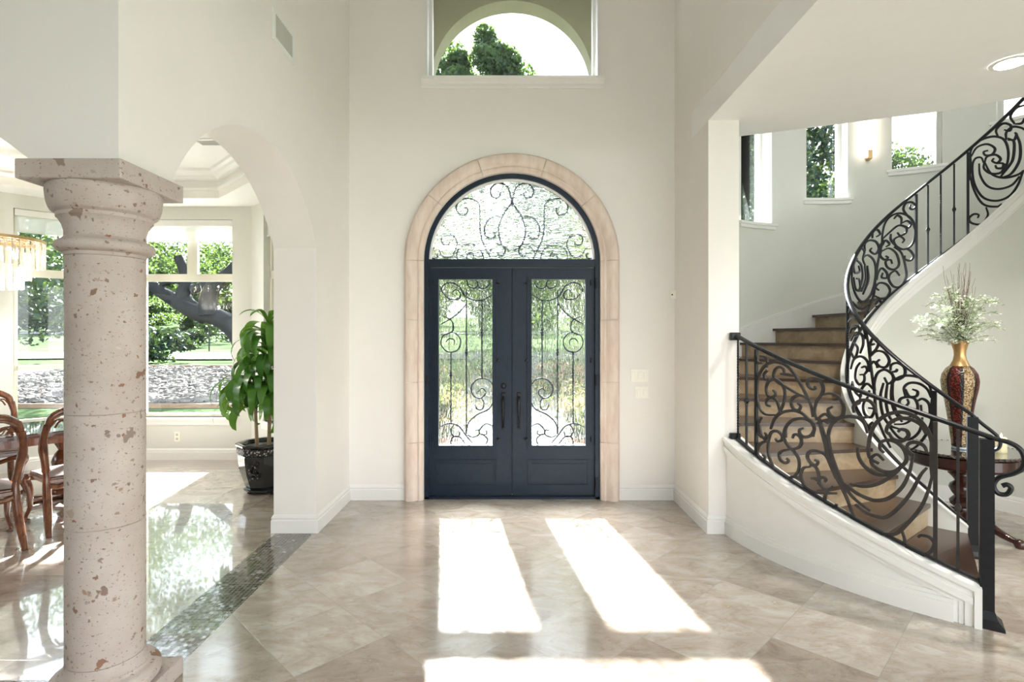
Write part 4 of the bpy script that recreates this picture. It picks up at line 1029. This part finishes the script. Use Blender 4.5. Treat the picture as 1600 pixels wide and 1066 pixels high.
cl_ = bpy.data.lights.new('chandelier_light', 'POINT'); cl_.energy = 20; cl_.shadow_soft_size = .03; cl_.color = (1,.96,.9); co_ = bpy.data.objects.new('chandelier_light', cl_); co_.location = (0,0,2.2); link(co_, cd)
ring(.41, 2.64, .26, 44, crystal_m); ring(.30, 2.52, .26, 30, amber_m); ring(.24, 2.40, .24, 22, crystal_m)
for i in range(6):
    a = i*PI/3; g = G(); g.lathe([(.0,2.50),(.016,2.51),(.02,2.54),(.012,2.58),(.01,2.6)], 10, Matrix.Translation((.18*math.cos(a),.18*math.sin(a),-.03))); g.build('bulb', bulb_m, cd)

# ---------------------------------------------------------------- potted plant
pl = empty('potted_plant', (-2.69,5.98,0), 0, 'tall drooping green corn plant in a black octagonal pot beside the arch pier', 'plant')
m = N('glazed_black_pot').set(color=(.012,.014,.016), rough=.08, coat=.6); pot_m = m.m
m = N('pewter_pot_relief').set(rough=.4, metal=.5); co = m.coords(); v = m.n('TexVoronoi'); v.inputs['Scale'].default_value = 38; m.l(co, v.inputs[0]); m.col(m.ramp(v.outputs[0], [(.2, (.45,.44,.42)), (.45, (.02,.02,.02))])); m.bump(v.outputs[0], .6, .01); relief_m = m.m
OC = dict(seg=8, a0=PI/8)
g = G(); g.lathe([(.155,.03),(.17,.035),(.19,.08),(.235,.22),(.258,.34),(.262,.40),(.255,.415),(.262,.42)], **OC); g.build('pot', pot_m, pl)
g = G(); g.lathe([(.258,.42),(.272,.43),(.272,.49),(.262,.495)], **OC); g.build('relief_band', relief_m, pl)
g = G(); g.lathe([(.262,.495),(.285,.51),(.29,.53),(.28,.54),(.25,.535),(.24,.50),(.2,.49)], caps=False, **OC); g.build('pot_rim', pot_m, pl)
g = G(); g.lathe([(.15,.03),(.20,.03),(.21,.05),(.18,.06)], **OC); 
for k in range(4): a = PI/4+k*PI/2; g.lathe([(.02,0),(.03,.01),(.02,.03)], 8, Matrix.Translation((.15*math.cos(a),.15*math.sin(a),0)))
g.build('pot_foot', pot_m, pl)
for k in range(4):
    a = -PI/2+k*PI/2*1.0; g = G()
    for j in range(26):
        u = random.uniform(-.06,.06); z = random.uniform(.16,.36); r_ = .215+(z-.16)*.19; M = Matrix.Rotation(a, 4, 'Z') @ Matrix.Translation((r_+.012, u, z)); s = random.uniform(.008,.02)
        g.lathe([(0,-s),(s,0),(0,s)], 5, M)
    g.build('floral_relief', relief_m, pl)
g = G(); g.lathe([(.01,.47),(.245,.48)], 8, caps=False, a0=PI/8); g.lathe([(.24,.47),(.245,.485),(.0,.50)], 24, caps=False); g.build('soil', simple('dark_soil', (.03,.02,.012), .95, bump=.5), pl)
def strap_leaf(g, p0, az, L, w, up, droop, tw=0):
    n = 12; vs = []; fs = []; d = Vector((math.cos(az), math.sin(az), 0)); sd = Vector((-d.y, d.x, 0)); p = Vector(p0); el = up
    for i in range(n+1):
        u = i/n; ww = w*min(1, (math.sin(PI*min(1,u*.92+.06)))**.7)*(1.0 if u < .98 else .15)
        dirv = d*math.cos(el)+Vector((0,0,1))*math.sin(el); nn = dirv.cross(sd); s2 = sd*math.cos(tw*u)+nn*math.sin(tw*u)
        vs += [p-s2*ww/2+nn*.25*ww*(-.3), p+nn*ww*.12*(-1), p+s2*ww/2+nn*.25*ww*(-.3)]
        p = p+dirv*(L/n); el -= droop/n*(1.6 if u > .25 else .7)
    for i in range(n): fs += [(i*3,i*3+1,i*3+4,i*3+3), (i*3+1,i*3+2,i*3+5,i*3+4)]
    g.add(vs, fs)
g = G(); g.tube([(.04,.02,.48),(.05,.03,1.0),(.04,.02,1.80)], [.022,.020,.016], 8); auto_smooth(g.build('cane', simple('tan_cane', (.28,.2,.12), .8, var=.3), pl))
g = G(); g.tube([(-.06,-.04,.48),(-.07,-.05,.8),(-.09,-.06,1.2)], [.02,.018,.014], 8); auto_smooth(g.build('cane', MATS['tan_cane'], pl))
random.seed(11)
g = G()
for k in range(120):
    u = k/119; 
    if k % 3: base_p = (.045-.005*u, .025, 1.0+.80*u)
    else: base_p = (-.07-.02*u, -.05, .85+.38*u)
    az = k*2.4+random.uniform(-.3,.3); L = random.uniform(.48,.70); strap_leaf(g, base_p, az, L, random.uniform(.075,.105), random.uniform(.3,.95), random.uniform(2.2,3.0), random.uniform(-.8,.8))
for k in range(7): strap_leaf(g, (.04,.02,1.80), k*.9, .40, .05, 1.2, 1.8, .4)
auto_smooth(g.build('leaves', leaf_m, pl), 70)

# ---------------------------------------------------------------- pedestal table, vase, flowers, candle
TX, TY = 3.86, 4.72; TZ = .715
pt = empty('pedestal_table', (TX,TY,0), .4, 'round dark mahogany pedestal table with a carved rim in the stair niche', 'table')
g = G(); g.lathe([(.0,TZ-.03),(.40,TZ-.03),(.425,TZ-.02),(.43,TZ-.008),(.42,TZ),(.39,TZ+.0),(.0,TZ)], 64, caps=False); auto_smooth(g.build('tabletop', tabletop_glass, pt))
g = G()
for i in range(60): a = 2*PI*i/60; g.lathe([(0,-.012),(.010,-.008),(.014,0),(.010,.008),(0,.012)], 6, Matrix.Translation((.425*math.cos(a), .425*math.sin(a), TZ-.008)))
auto_smooth(g.build('gadroon_rim', mahog_m, pt), 60)
g = G(); g.lathe([(.36,TZ-.03),(.385,TZ-.04),(.385,TZ-.115),(.395,TZ-.125),(.38,TZ-.135),(.3,TZ-.135)], 64); auto_smooth(g.build('apron', mahog_m, pt))
g = G(); g.lathe([(.06,.10),(.09,.12),(.10,.15),(.055,.19),(.05,.21),(.085,.24),(.09,.27),(.055,.31),(.075,.34),(.095,.38),(.085,.41),(.05,.44),(.07,.47),(.10,.50),(.095,.53),(.06,.56),(.12,.585)], 28); auto_smooth(g.build('pedestal', mahog_m, pt), 50)
for k in range(4):
    a = k*PI/2; P = [(.04,0,.16),(.14,0,.15),(.24,0,.09),(.33,0,.055),(.40,0,.04)]
    g = G(); g.tube([Matrix.Rotation(a,4,'Z') @ Vector(p) for p in catmull(P,5)], [.045-.0012*i for i in range(21)], 10)
    g.lathe([(.0,0),(.03,.0),(.042,.03),(.035,.06),(.0,.072)], 12, Matrix.Rotation(a,4,'Z') @ Matrix.Translation((.40,0,0)), caps=False); auto_smooth(g.build('leg', mahog_m, pt), 60)
VX, VY = TX-.02, TY
vz = TZ+.02
va_ = empty('tall_vase', (VX,VY,vz), .3, 'tall bronze and dark red mosaic vase on the pedestal table', 'vase')
m = N('vase_mosaic').set(rough=.3, metal=.35); t = m.n('TexCoord'); gr = m.n('SeparateXYZ'); m.l(t.outputs['Object'], gr.inputs[0])
ang = m.math('ARCTAN2', gr.outputs[1], gr.outputs[0]); seg_ = m.math('FRACT', m.math('MULTIPLY', m.math('ADD', ang, 3.2), 4/(2*PI)))
red = m.n('TexVoronoi'); red.inputs['Scale'].default_value = 75; m.l(t.outputs['Object'], red.inputs[0])
redc = m.ramp(red.outputs[0], [(.15, (.26,.035,.02)), (.45, (.10,.012,.008)), (.7, (.02,.008,.006))])
goldc = m.ramp(red.outputs[0], [(.15, (.42,.32,.17)), (.5, (.26,.17,.08)), (.7, (.10,.06,.03))])
c = m.mix(m.ramp(seg_, [(0,0.0),(.46,0.0),(.47,1.0)]), redc, goldc)
bd = m.ramp(m.math('ABSOLUTE', m.math('SUBTRACT', m.math('FRACT', m.math('MULTIPLY', seg_, 2.0)), .5)), [(0,0.0),(.38,0.0),(.40,1.0)])
c = m.mix(bd, c, (.012,.010,.010)); m.col(c); m.bump(red.outputs[0], .5, .006); vm_m = m.m
gold_m = simple('brushed_bronze', (.48,.30,.13), .32, .8, var=.25, nscale=6)
g = G(); g.lathe([(.055,0),(.06,.005),(.058,.03),(.068,.10),(.082,.22),(.105,.38),(.128,.50),(.134,.56),(.124,.62),(.095,.67),(.072,.69)], 40); auto_smooth(g.build('vase_body', vm_m, va_), 60)
g = G(); g.lathe([(.074,.685),(.066,.70),(.048,.74),(.042,.78),(.044,.82),(.058,.87),(.074,.90),(.070,.902),(.05,.87),(.036,.82),(.034,.76)], 40, caps=False); auto_smooth(g.build('vase_neck', gold_m, va_), 60)
fa = empty('flower_arrangement', (VX,VY,vz+.86), 0, 'spray of white blossoms and brown twigs standing in the tall vase', 'flowers')
random.seed(5); tips = []
for k in range(34):
    a = random.uniform(0, 2*PI); s = random.uniform(.03,.14); H = random.uniform(.46,.72); pts = [(0,0,-.12)]
    for j in range(1, 9): u = j/8; pts.append((s*u**1.1*math.cos(a)*1.0+random.uniform(-.008,.008), s*u*math.sin(a)+random.uniform(-.008,.008), H*u))
    g = G(); g.tube(pts, [.0026*(1-.08*j) for j in range(9)], 5); g.build('twig', simple('brown_twig', (.10,.05,.03), .8) if 'brown_twig' not in MATS else MATS['brown_twig'], fa)
stems = []
for k in range(84):
    a = random.uniform(0, 2*PI); s = random.uniform(.06,.36); H = random.uniform(.0,.42)*(1.25-s*1.2)+.03; pts = [Vector((0,0,-.10)), Vector((0,0,.0))]
    for j in range(1, 9): u = j/8; pts.append(Vector((s*u*math.cos(a), s*u*math.sin(a), H*math.sin(u*2.0)/math.sin(1.57)*1.05+random.uniform(-.01,.01))))
    stems.append(pts); g = G(); g.tube(pts, .0016, 4); g.build('flower_stem', MATS.get('green_stem') or simple('green_stem', (.12,.20,.06), .7), fa)
g = G(); gl_ = G()
for pts in stems:
    for q in catmull(pts[3:], 5):
        for _ in range(3):
            if random.random() < .45:
                c_ = q+Vector([random.gauss(0,.012) for _ in range(3)]); R = Matrix.Rotation(random.uniform(0,6),4,'Z') @ Matrix.Rotation(random.uniform(-1.2,1.2),4,'X'); s = random.uniform(.005,.010)
                M = Matrix.Translation(c_) @ R
                for p in range(4):
                    b = p*PI/2; g.add([(0,0,0), (s*math.cos(b-.5),s*math.sin(b-.5),s*.3), (s*1.5*math.cos(b),s*1.5*math.sin(b),s*.5), (s*math.cos(b+.5),s*math.sin(b+.5),s*.3)], [(0,1,2,3)], M)
            elif random.random() < .3:
                M = Matrix.Translation(q) @ Matrix.Rotation(random.uniform(0,6),4,'Z') @ Matrix.Rotation(random.uniform(-1,1),4,'X'); gl_.add([(0,0,0),(.012,-.004,0),(.03,0,.004),(.012,.004,0)], [(0,1,2,3)], M)
m = N('white_petal').set(color=(.74,.77,.64), rough=.6); b_ = g.build('blossoms', m.m, fa); b_['kind'] = 'stuff'
l_ = gl_.build('small_leaves', leafm('spray_leaf', (.12,.22,.05), (.28,.40,.12)), fa); l_['kind'] = 'stuff'
cs = empty('glass_coaster', (VX+.02,VY-.0,TZ), 0, 'thick clear glass disc under the tall vase', 'coaster')
g = G(); g.lathe([(.065,.0),(.075,.004),(.075,.016),(.065,.02)], 40); auto_smooth(g.build('glass_disc', simple('pale_blue_glass', (.45,.55,.60), .08, var=.2, nscale=40), cs))
cn = empty('pillar_candle', (4.05,4.57,TZ), 0, 'wide ivory pillar candle with three small flames beside the vase', 'candle')
g = G(); g.lathe([(.0,0),(.046,0),(.048,.004),(.048,.118),(.045,.124),(.036,.116),(.0,.112)], 32, caps=False); auto_smooth(g.build('wax_body', wax_m, cn))
for k in range(3):
    a = k*2.1+.4; M = Matrix.Translation((.02*math.cos(a), .02*math.sin(a), .112)); g = G(); g.lathe([(.0,.008),(.005,.014),(.006,.022),(.003,.034),(0,.045)], 10, M, caps=False); f = g.build('flame', flame_m, cn)
    g = G(); g.tube([M @ Vector((0,0,0)), M @ Vector((0,0,.012))], .0012, 5); g.build('wick', black_m, cn)

# ---------------------------------------------------------------- outdoors
PR = [(5.9,-.12),(9,-.10),(12,-.03),(14,.04),(20,.55),(27,.79),(31,1.04),(45,2.05),(60,2.9),(120,6.0)]
def zg(y):
    if y <= PR[0][0]: return PR[0][1]
    for (a, za), (b, zb_) in zip(PR, PR[1:]):
        if y <= b: return za+(zb_-za)*(y-a)/(b-a)
    return PR[-1][1]
def ground(name, x0, x1, y0, y1, dz_, mat, nx=24, jag=0, label=None):
    ys = sorted(set([y0, y1]+[p[0] for p in PR if y0 < p[0] < y1]+[y0+(y1-y0)*i/12 for i in range(13)])); vs = []; fs = []
    for y in ys:
        for i in range(nx+1):
            x = x0+(x1-x0)*i/nx; yy = y+(jag*math.sin(x*.9+y) if y in (y0, y1) else 0); vs.append((x, yy, zg(yy)+dz_))
    for j in range(len(ys)-1):
        for i in range(nx): fs.append((j*(nx+1)+i, j*(nx+1)+i+1, (j+1)*(nx+1)+i+1, (j+1)*(nx+1)+i))
    o = mesh(name, vs, fs, mat); struct(o, label); return o
ground('lawn', -90, 70, -30, 120, -.06, grass_m, label='green lawn outside rising gently away from the house')
ground('gravel_bed', -24, -2.6, 13.4, 20, .03, gravel_soil_m, label='grey river gravel bed outside the dining bay')
ground('driveway', -60, 50, 24.5, 28.5, .01, path_m, jag=.4, label='pale concrete drive crossing the lawn')
ground('street', -90, 70, 43, 46, .02, path_m, label='thin pale street beyond the lawn')
random.seed(3); g = G()
for k in range(5200):
    x = random.uniform(-16,-3); y = random.uniform(13.5,19.9); s = random.uniform(.05,.13); M = Matrix.Translation((x, y, zg(y)+.04)) @ Matrix.Rotation(random.uniform(0,6),4,'Z') @ Matrix.Rotation(random.uniform(-.4,.4),4,'X')
    g.add([(-s,-s*.6,0),(s*.8,-s*.7,0),(s,s*.5,0),(-s*.7,s*.7,0),(-s*.5,-s*.3,s*.5),(s*.5,-s*.3,s*.55),(s*.5,s*.3,s*.5),(-s*.4,s*.3,s*.5)], [(4,5,6,7),(0,1,5,4),(1,2,6,5),(2,3,7,6),(3,0,4,7)], M)
o = g.build('river_pebbles', pebble_m); props(o, 'grey and tan river stones covering the bed outside the dining bay', 'gravel', kind='stuff')
g = G(); g.box(-24,-2.6,13.3,13.38,-.08,.06); o = g.build('timber_edging', simple('weathered_timber', (.20,.13,.09), .9)); props(o, 'brown timber edging along the near side of the gravel bed', 'edging')
g = G(); g.box(-24,-2.6,20.02,20.1,.45,.66); o = g.build('timber_edging', MATS['weathered_timber']); props(o, 'dark timber edging along the far side of the gravel bed', 'edging')
def leafball(g, n, cen, rad, size, clusters=26, flat=1.0):
    cs_ = []
    for _ in range(clusters):
        v = Vector([random.gauss(0,1) for _ in range(3)]).normalized()*random.uniform(.35,1)**.5; cs_.append((Vector((v.x*rad[0], v.y*rad[1], v.z*rad[2]*flat)), random.uniform(.26,.44)))
    n = int(n*1.25)
    for _ in range(n):
        c_, r_ = random.choice(cs_); v = Vector([random.gauss(0,1) for _ in range(3)]).normalized()*random.random()**.33
        p = Vector(cen)+c_+Vector((v.x*rad[0]*r_, v.y*rad[1]*r_, v.z*rad[2]*r_)); s = size*random.uniform(.6,1.3)
        a = Vector([random.gauss(0,1) for _ in range(3)]).normalized(); b = a.cross(Vector([random.gauss(0,1) for _ in range(3)])).normalized()
        g.add([p-a*s, p+b*s*.5, p+a*s, p-b*s*.5], [(0,1,2,3)])
def tree(x, y, zc_, rad, n, size, mat, label, trunk=True, cat='tree', name='tree', group=None):
    z0 = zg(y)-.1; t = empty(name, (x, y, z0), 0, label, cat, group)
    g = G(); leafball(g, n, (0,0,zc_-z0), rad, size); g.build('foliage', mat, t)
    if trunk:
        g = G(); H = zc_-z0; g.tube([(0,0,0),(.1,0,H*.5),(-.1,.1,H)], [.28*rad[0]/3,.2*rad[0]/3,.08], 10)
        for k in range(5): a = k*1.3; g.tube([(0,0,H*.55),(rad[0]*.35*math.cos(a),rad[1]*.35*math.sin(a),H*.85),(rad[0]*.6*math.cos(a),rad[1]*.6*math.sin(a),H+rad[2]*.3)], [.12,.08,.03], 6)
        auto_smooth(g.build('trunk', bark_m, t), 60)
    return t
random.seed(21)
# big oak with the heavy limb
OD = 16.0
ok = empty('oak_tree', (Xp(400,OD), OD, zg(OD)-.1), 0, 'big live oak whose heavy forked limb crosses the dining window', 'tree')
def limb(pts, rs, dd=0):
    P = [Vector((Xp(x,OD), OD+dd, Zp(y,OD)))-ok.location for x, y in pts]; Q = catmull(P, 5); n = len(Q)
    R = [rs[0]+(rs[1]-rs[0])*i/(n-1) for i in range(n)]; g = G(); g.tube(Q, R, 10); auto_smooth(g.build('limb', bark_m, ok), 70)
limb([(402,628),(396,580),(380,535),(362,510),(335,494),(305,487),(280,474),(255,458),(236,446),(215,436),(190,425)], (.36,.10))
limb([(318,494),(292,478),(283,460),(288,444),(285,425),(275,400)], (.26,.12), .1)
limb([(330,493),(328,472),(332,455),(345,440),(362,425),(380,405)], (.28,.13), -.1)
limb([(300,452),(320,447),(345,444)], (.14,.12)); limb([(245,452),(262,441),(285,441)], (.07,.06))
g = G(); leafball(g, 13000, (0,0,0), (3.9,2.6,1.7), .065, 40)
for i in range(len(g.v)): v = g.v[i]; g.v[i] = (v[0]-2.7, v[1]+1, v[2]+5.3)
g.build('foliage', oak_m, ok)
g = G(); leafball(g, 1600, (-4.0,1.5,2.4), (1.3,1.0,.5), .045, 18); g.build('hanging_foliage', oak_m, ok)
T = [
 (-13.0, 12.0, 3.6, (2.4,1.2,2.6), 9000, .085, dark_leaf_m, 'dark tree close outside the dining window left of the column'),
 (-21.5, 22.5, 4.4, (3.2,2.2,3.4), 8000, .12, dark_leaf_m, 'dark tree beyond the gravel bed at the far left'),
 (-2.2, 40.0, 20.2, (3.1,2.3,3.2), 14000, .17, oak_m, 'tall oak whose crown shows through the high window'),
 (8.2, 16.4, 7.2, (2.4,2.4,4.6), 17000, .10, dark_leaf_m, 'dense dark tree filling the lower stairwell windows'),
 (5.2, 12.2, 6.3, (1.3,1.2,3.6), 12000, .07, dark_leaf_m, 'dark tree seen through the first stairwell window', False),
 (.6, 34.5, 7.6, (4.2,3,5.0), 12000, .15, oak_m, 'green tree straight beyond the front walk'),
 (19.6, 30.0, 8.9, (2.2,3,2.9), 6000, .14, oak_m, 'pale distant tree low in the third stairwell window'),
 (26.0, 31.5, 7.4, (2.2,3,2.4), 5000, .14, oak_m, 'low distant tree at the right of the third stairwell window'),
 (4.6, 24.0, 6.8, (4.0,3,4.4), 11000, .13, oak_m, 'round green tree right of centre across the lawn'),
 (-5.4, 29.0, 7.0, (4.6,3,4.6), 11000, .14, oak_m, 'round green tree left of centre across the lawn'),
]
for q in T: tree(*q)
ft = tree(0, 52, 6.5, (5.0,3.0,4.8), 8000, .27, oak_m, 'tree of the distant treeline across the street', group='distant treeline', name='distant_tree')
for i, x in enumerate([-60,-49,-39.5,-30,-20,-10,10,20,30.5,41]):
    c_ = copy_tree(ft); c_.location = (x, 52+3*math.sin(i*2.1), zg(52)-.1+.4*math.sin(i)); c_.rotation_euler = (0,0,i*1.7); c_.scale = (1,1,.85+.2*math.sin(i*1.9))
for i, (px, d, r_) in enumerate(((250,23,1.0),(345,36,1.2),(292,32,.8))):
    tree(Xp(px,d), d, zg(d)+.7*r_, (r_*1.3,r_,r_*.7), 900, .12, dark_leaf_m, ['dark shrub on the lawn seen left in the dining window','broad shrub beyond the drive below the oak limb','second shrub beyond the drive, left of the broad one'][i], False, 'shrub', 'shrub')
# flower beds seen through the door
for i, (x, y, mt, lb) in enumerate(((-1.55,10.2,pink_m,'pink flowering shrub left beyond the door'), (1.75,10.4,pink_m,'pink flowering shrub right beyond the door'), (-2.3,14.5,pink_m,'far pink flower clump on the left of the walk'), (1.2,14.8,pink_m,'far pink flower clump on the right of the walk'), (-.5,17.5,oak_m,'green shrub at the end of the walk'))):
    t_ = tree(x, y, zg(y)+.42, (.85,.6,.42), 900, .05, oak_m, lb, False, 'shrub', 'flowering_shrub')
    if mt is pink_m: g = G(); leafball(g, 700, (0,0,.62), (.9,.62,.38), .035); g.build('pink_flowers', pink_m, t_)
for s, lb in ((-1,'terracotta planter outside the left door leaf'), (1,'terracotta planter outside the right door leaf')):
    pl_ = empty('terracotta_planter', (s*.86, 7.1, -.02), 0, lb, 'planter')
    g = G(); g.lathe([(.12,0),(.15,.02),(.19,.26),(.22,.30),(.23,.36),(.20,.36),(.19,.30)], 28); auto_smooth(g.build('pot', terra_m, pl_))
    g = G(); leafball(g, 700, (0,0,.62), (.24,.24,.26), .035, 10); g.build('foliage', oak_m, pl_)
    g = G(); leafball(g, 260, (0,0,.70), (.25,.25,.22), .025, 10); g.build('pink_flowers', pink_m, pl_)
ground('walkway', -1.3, 1.3, 8.6, 24.4, .015, path_m, 6, label='pale concrete walk leading to the front door')
# wire fence across the lawn
for i in range(9):
    c_ = copy_tree(ft); c_.location = (-54+10.5*i, 66, zg(66)-.1); c_.rotation_euler = (0,0,i*2.3); c_['label'] = 'tree in the rear row of the distant treeline, behind the row along the street'
fc = empty('wire_fence', (-14,29.8,zg(29.8)), 0, 'thin dark wire fence crossing the lawn behind the drive', 'fence')
for i in range(14):
    x = -18+i*2.6; g = G(); g.tube([(x,0,-.1),(x,0,1.25)], .035, 6); g.build('fence_post', rail_m, fc)
g = G()
for k in range(7): g.box(-18,16,-.004,.004,.15+k*.17,.157+k*.17)
g.build('wire', rail_m, fc)
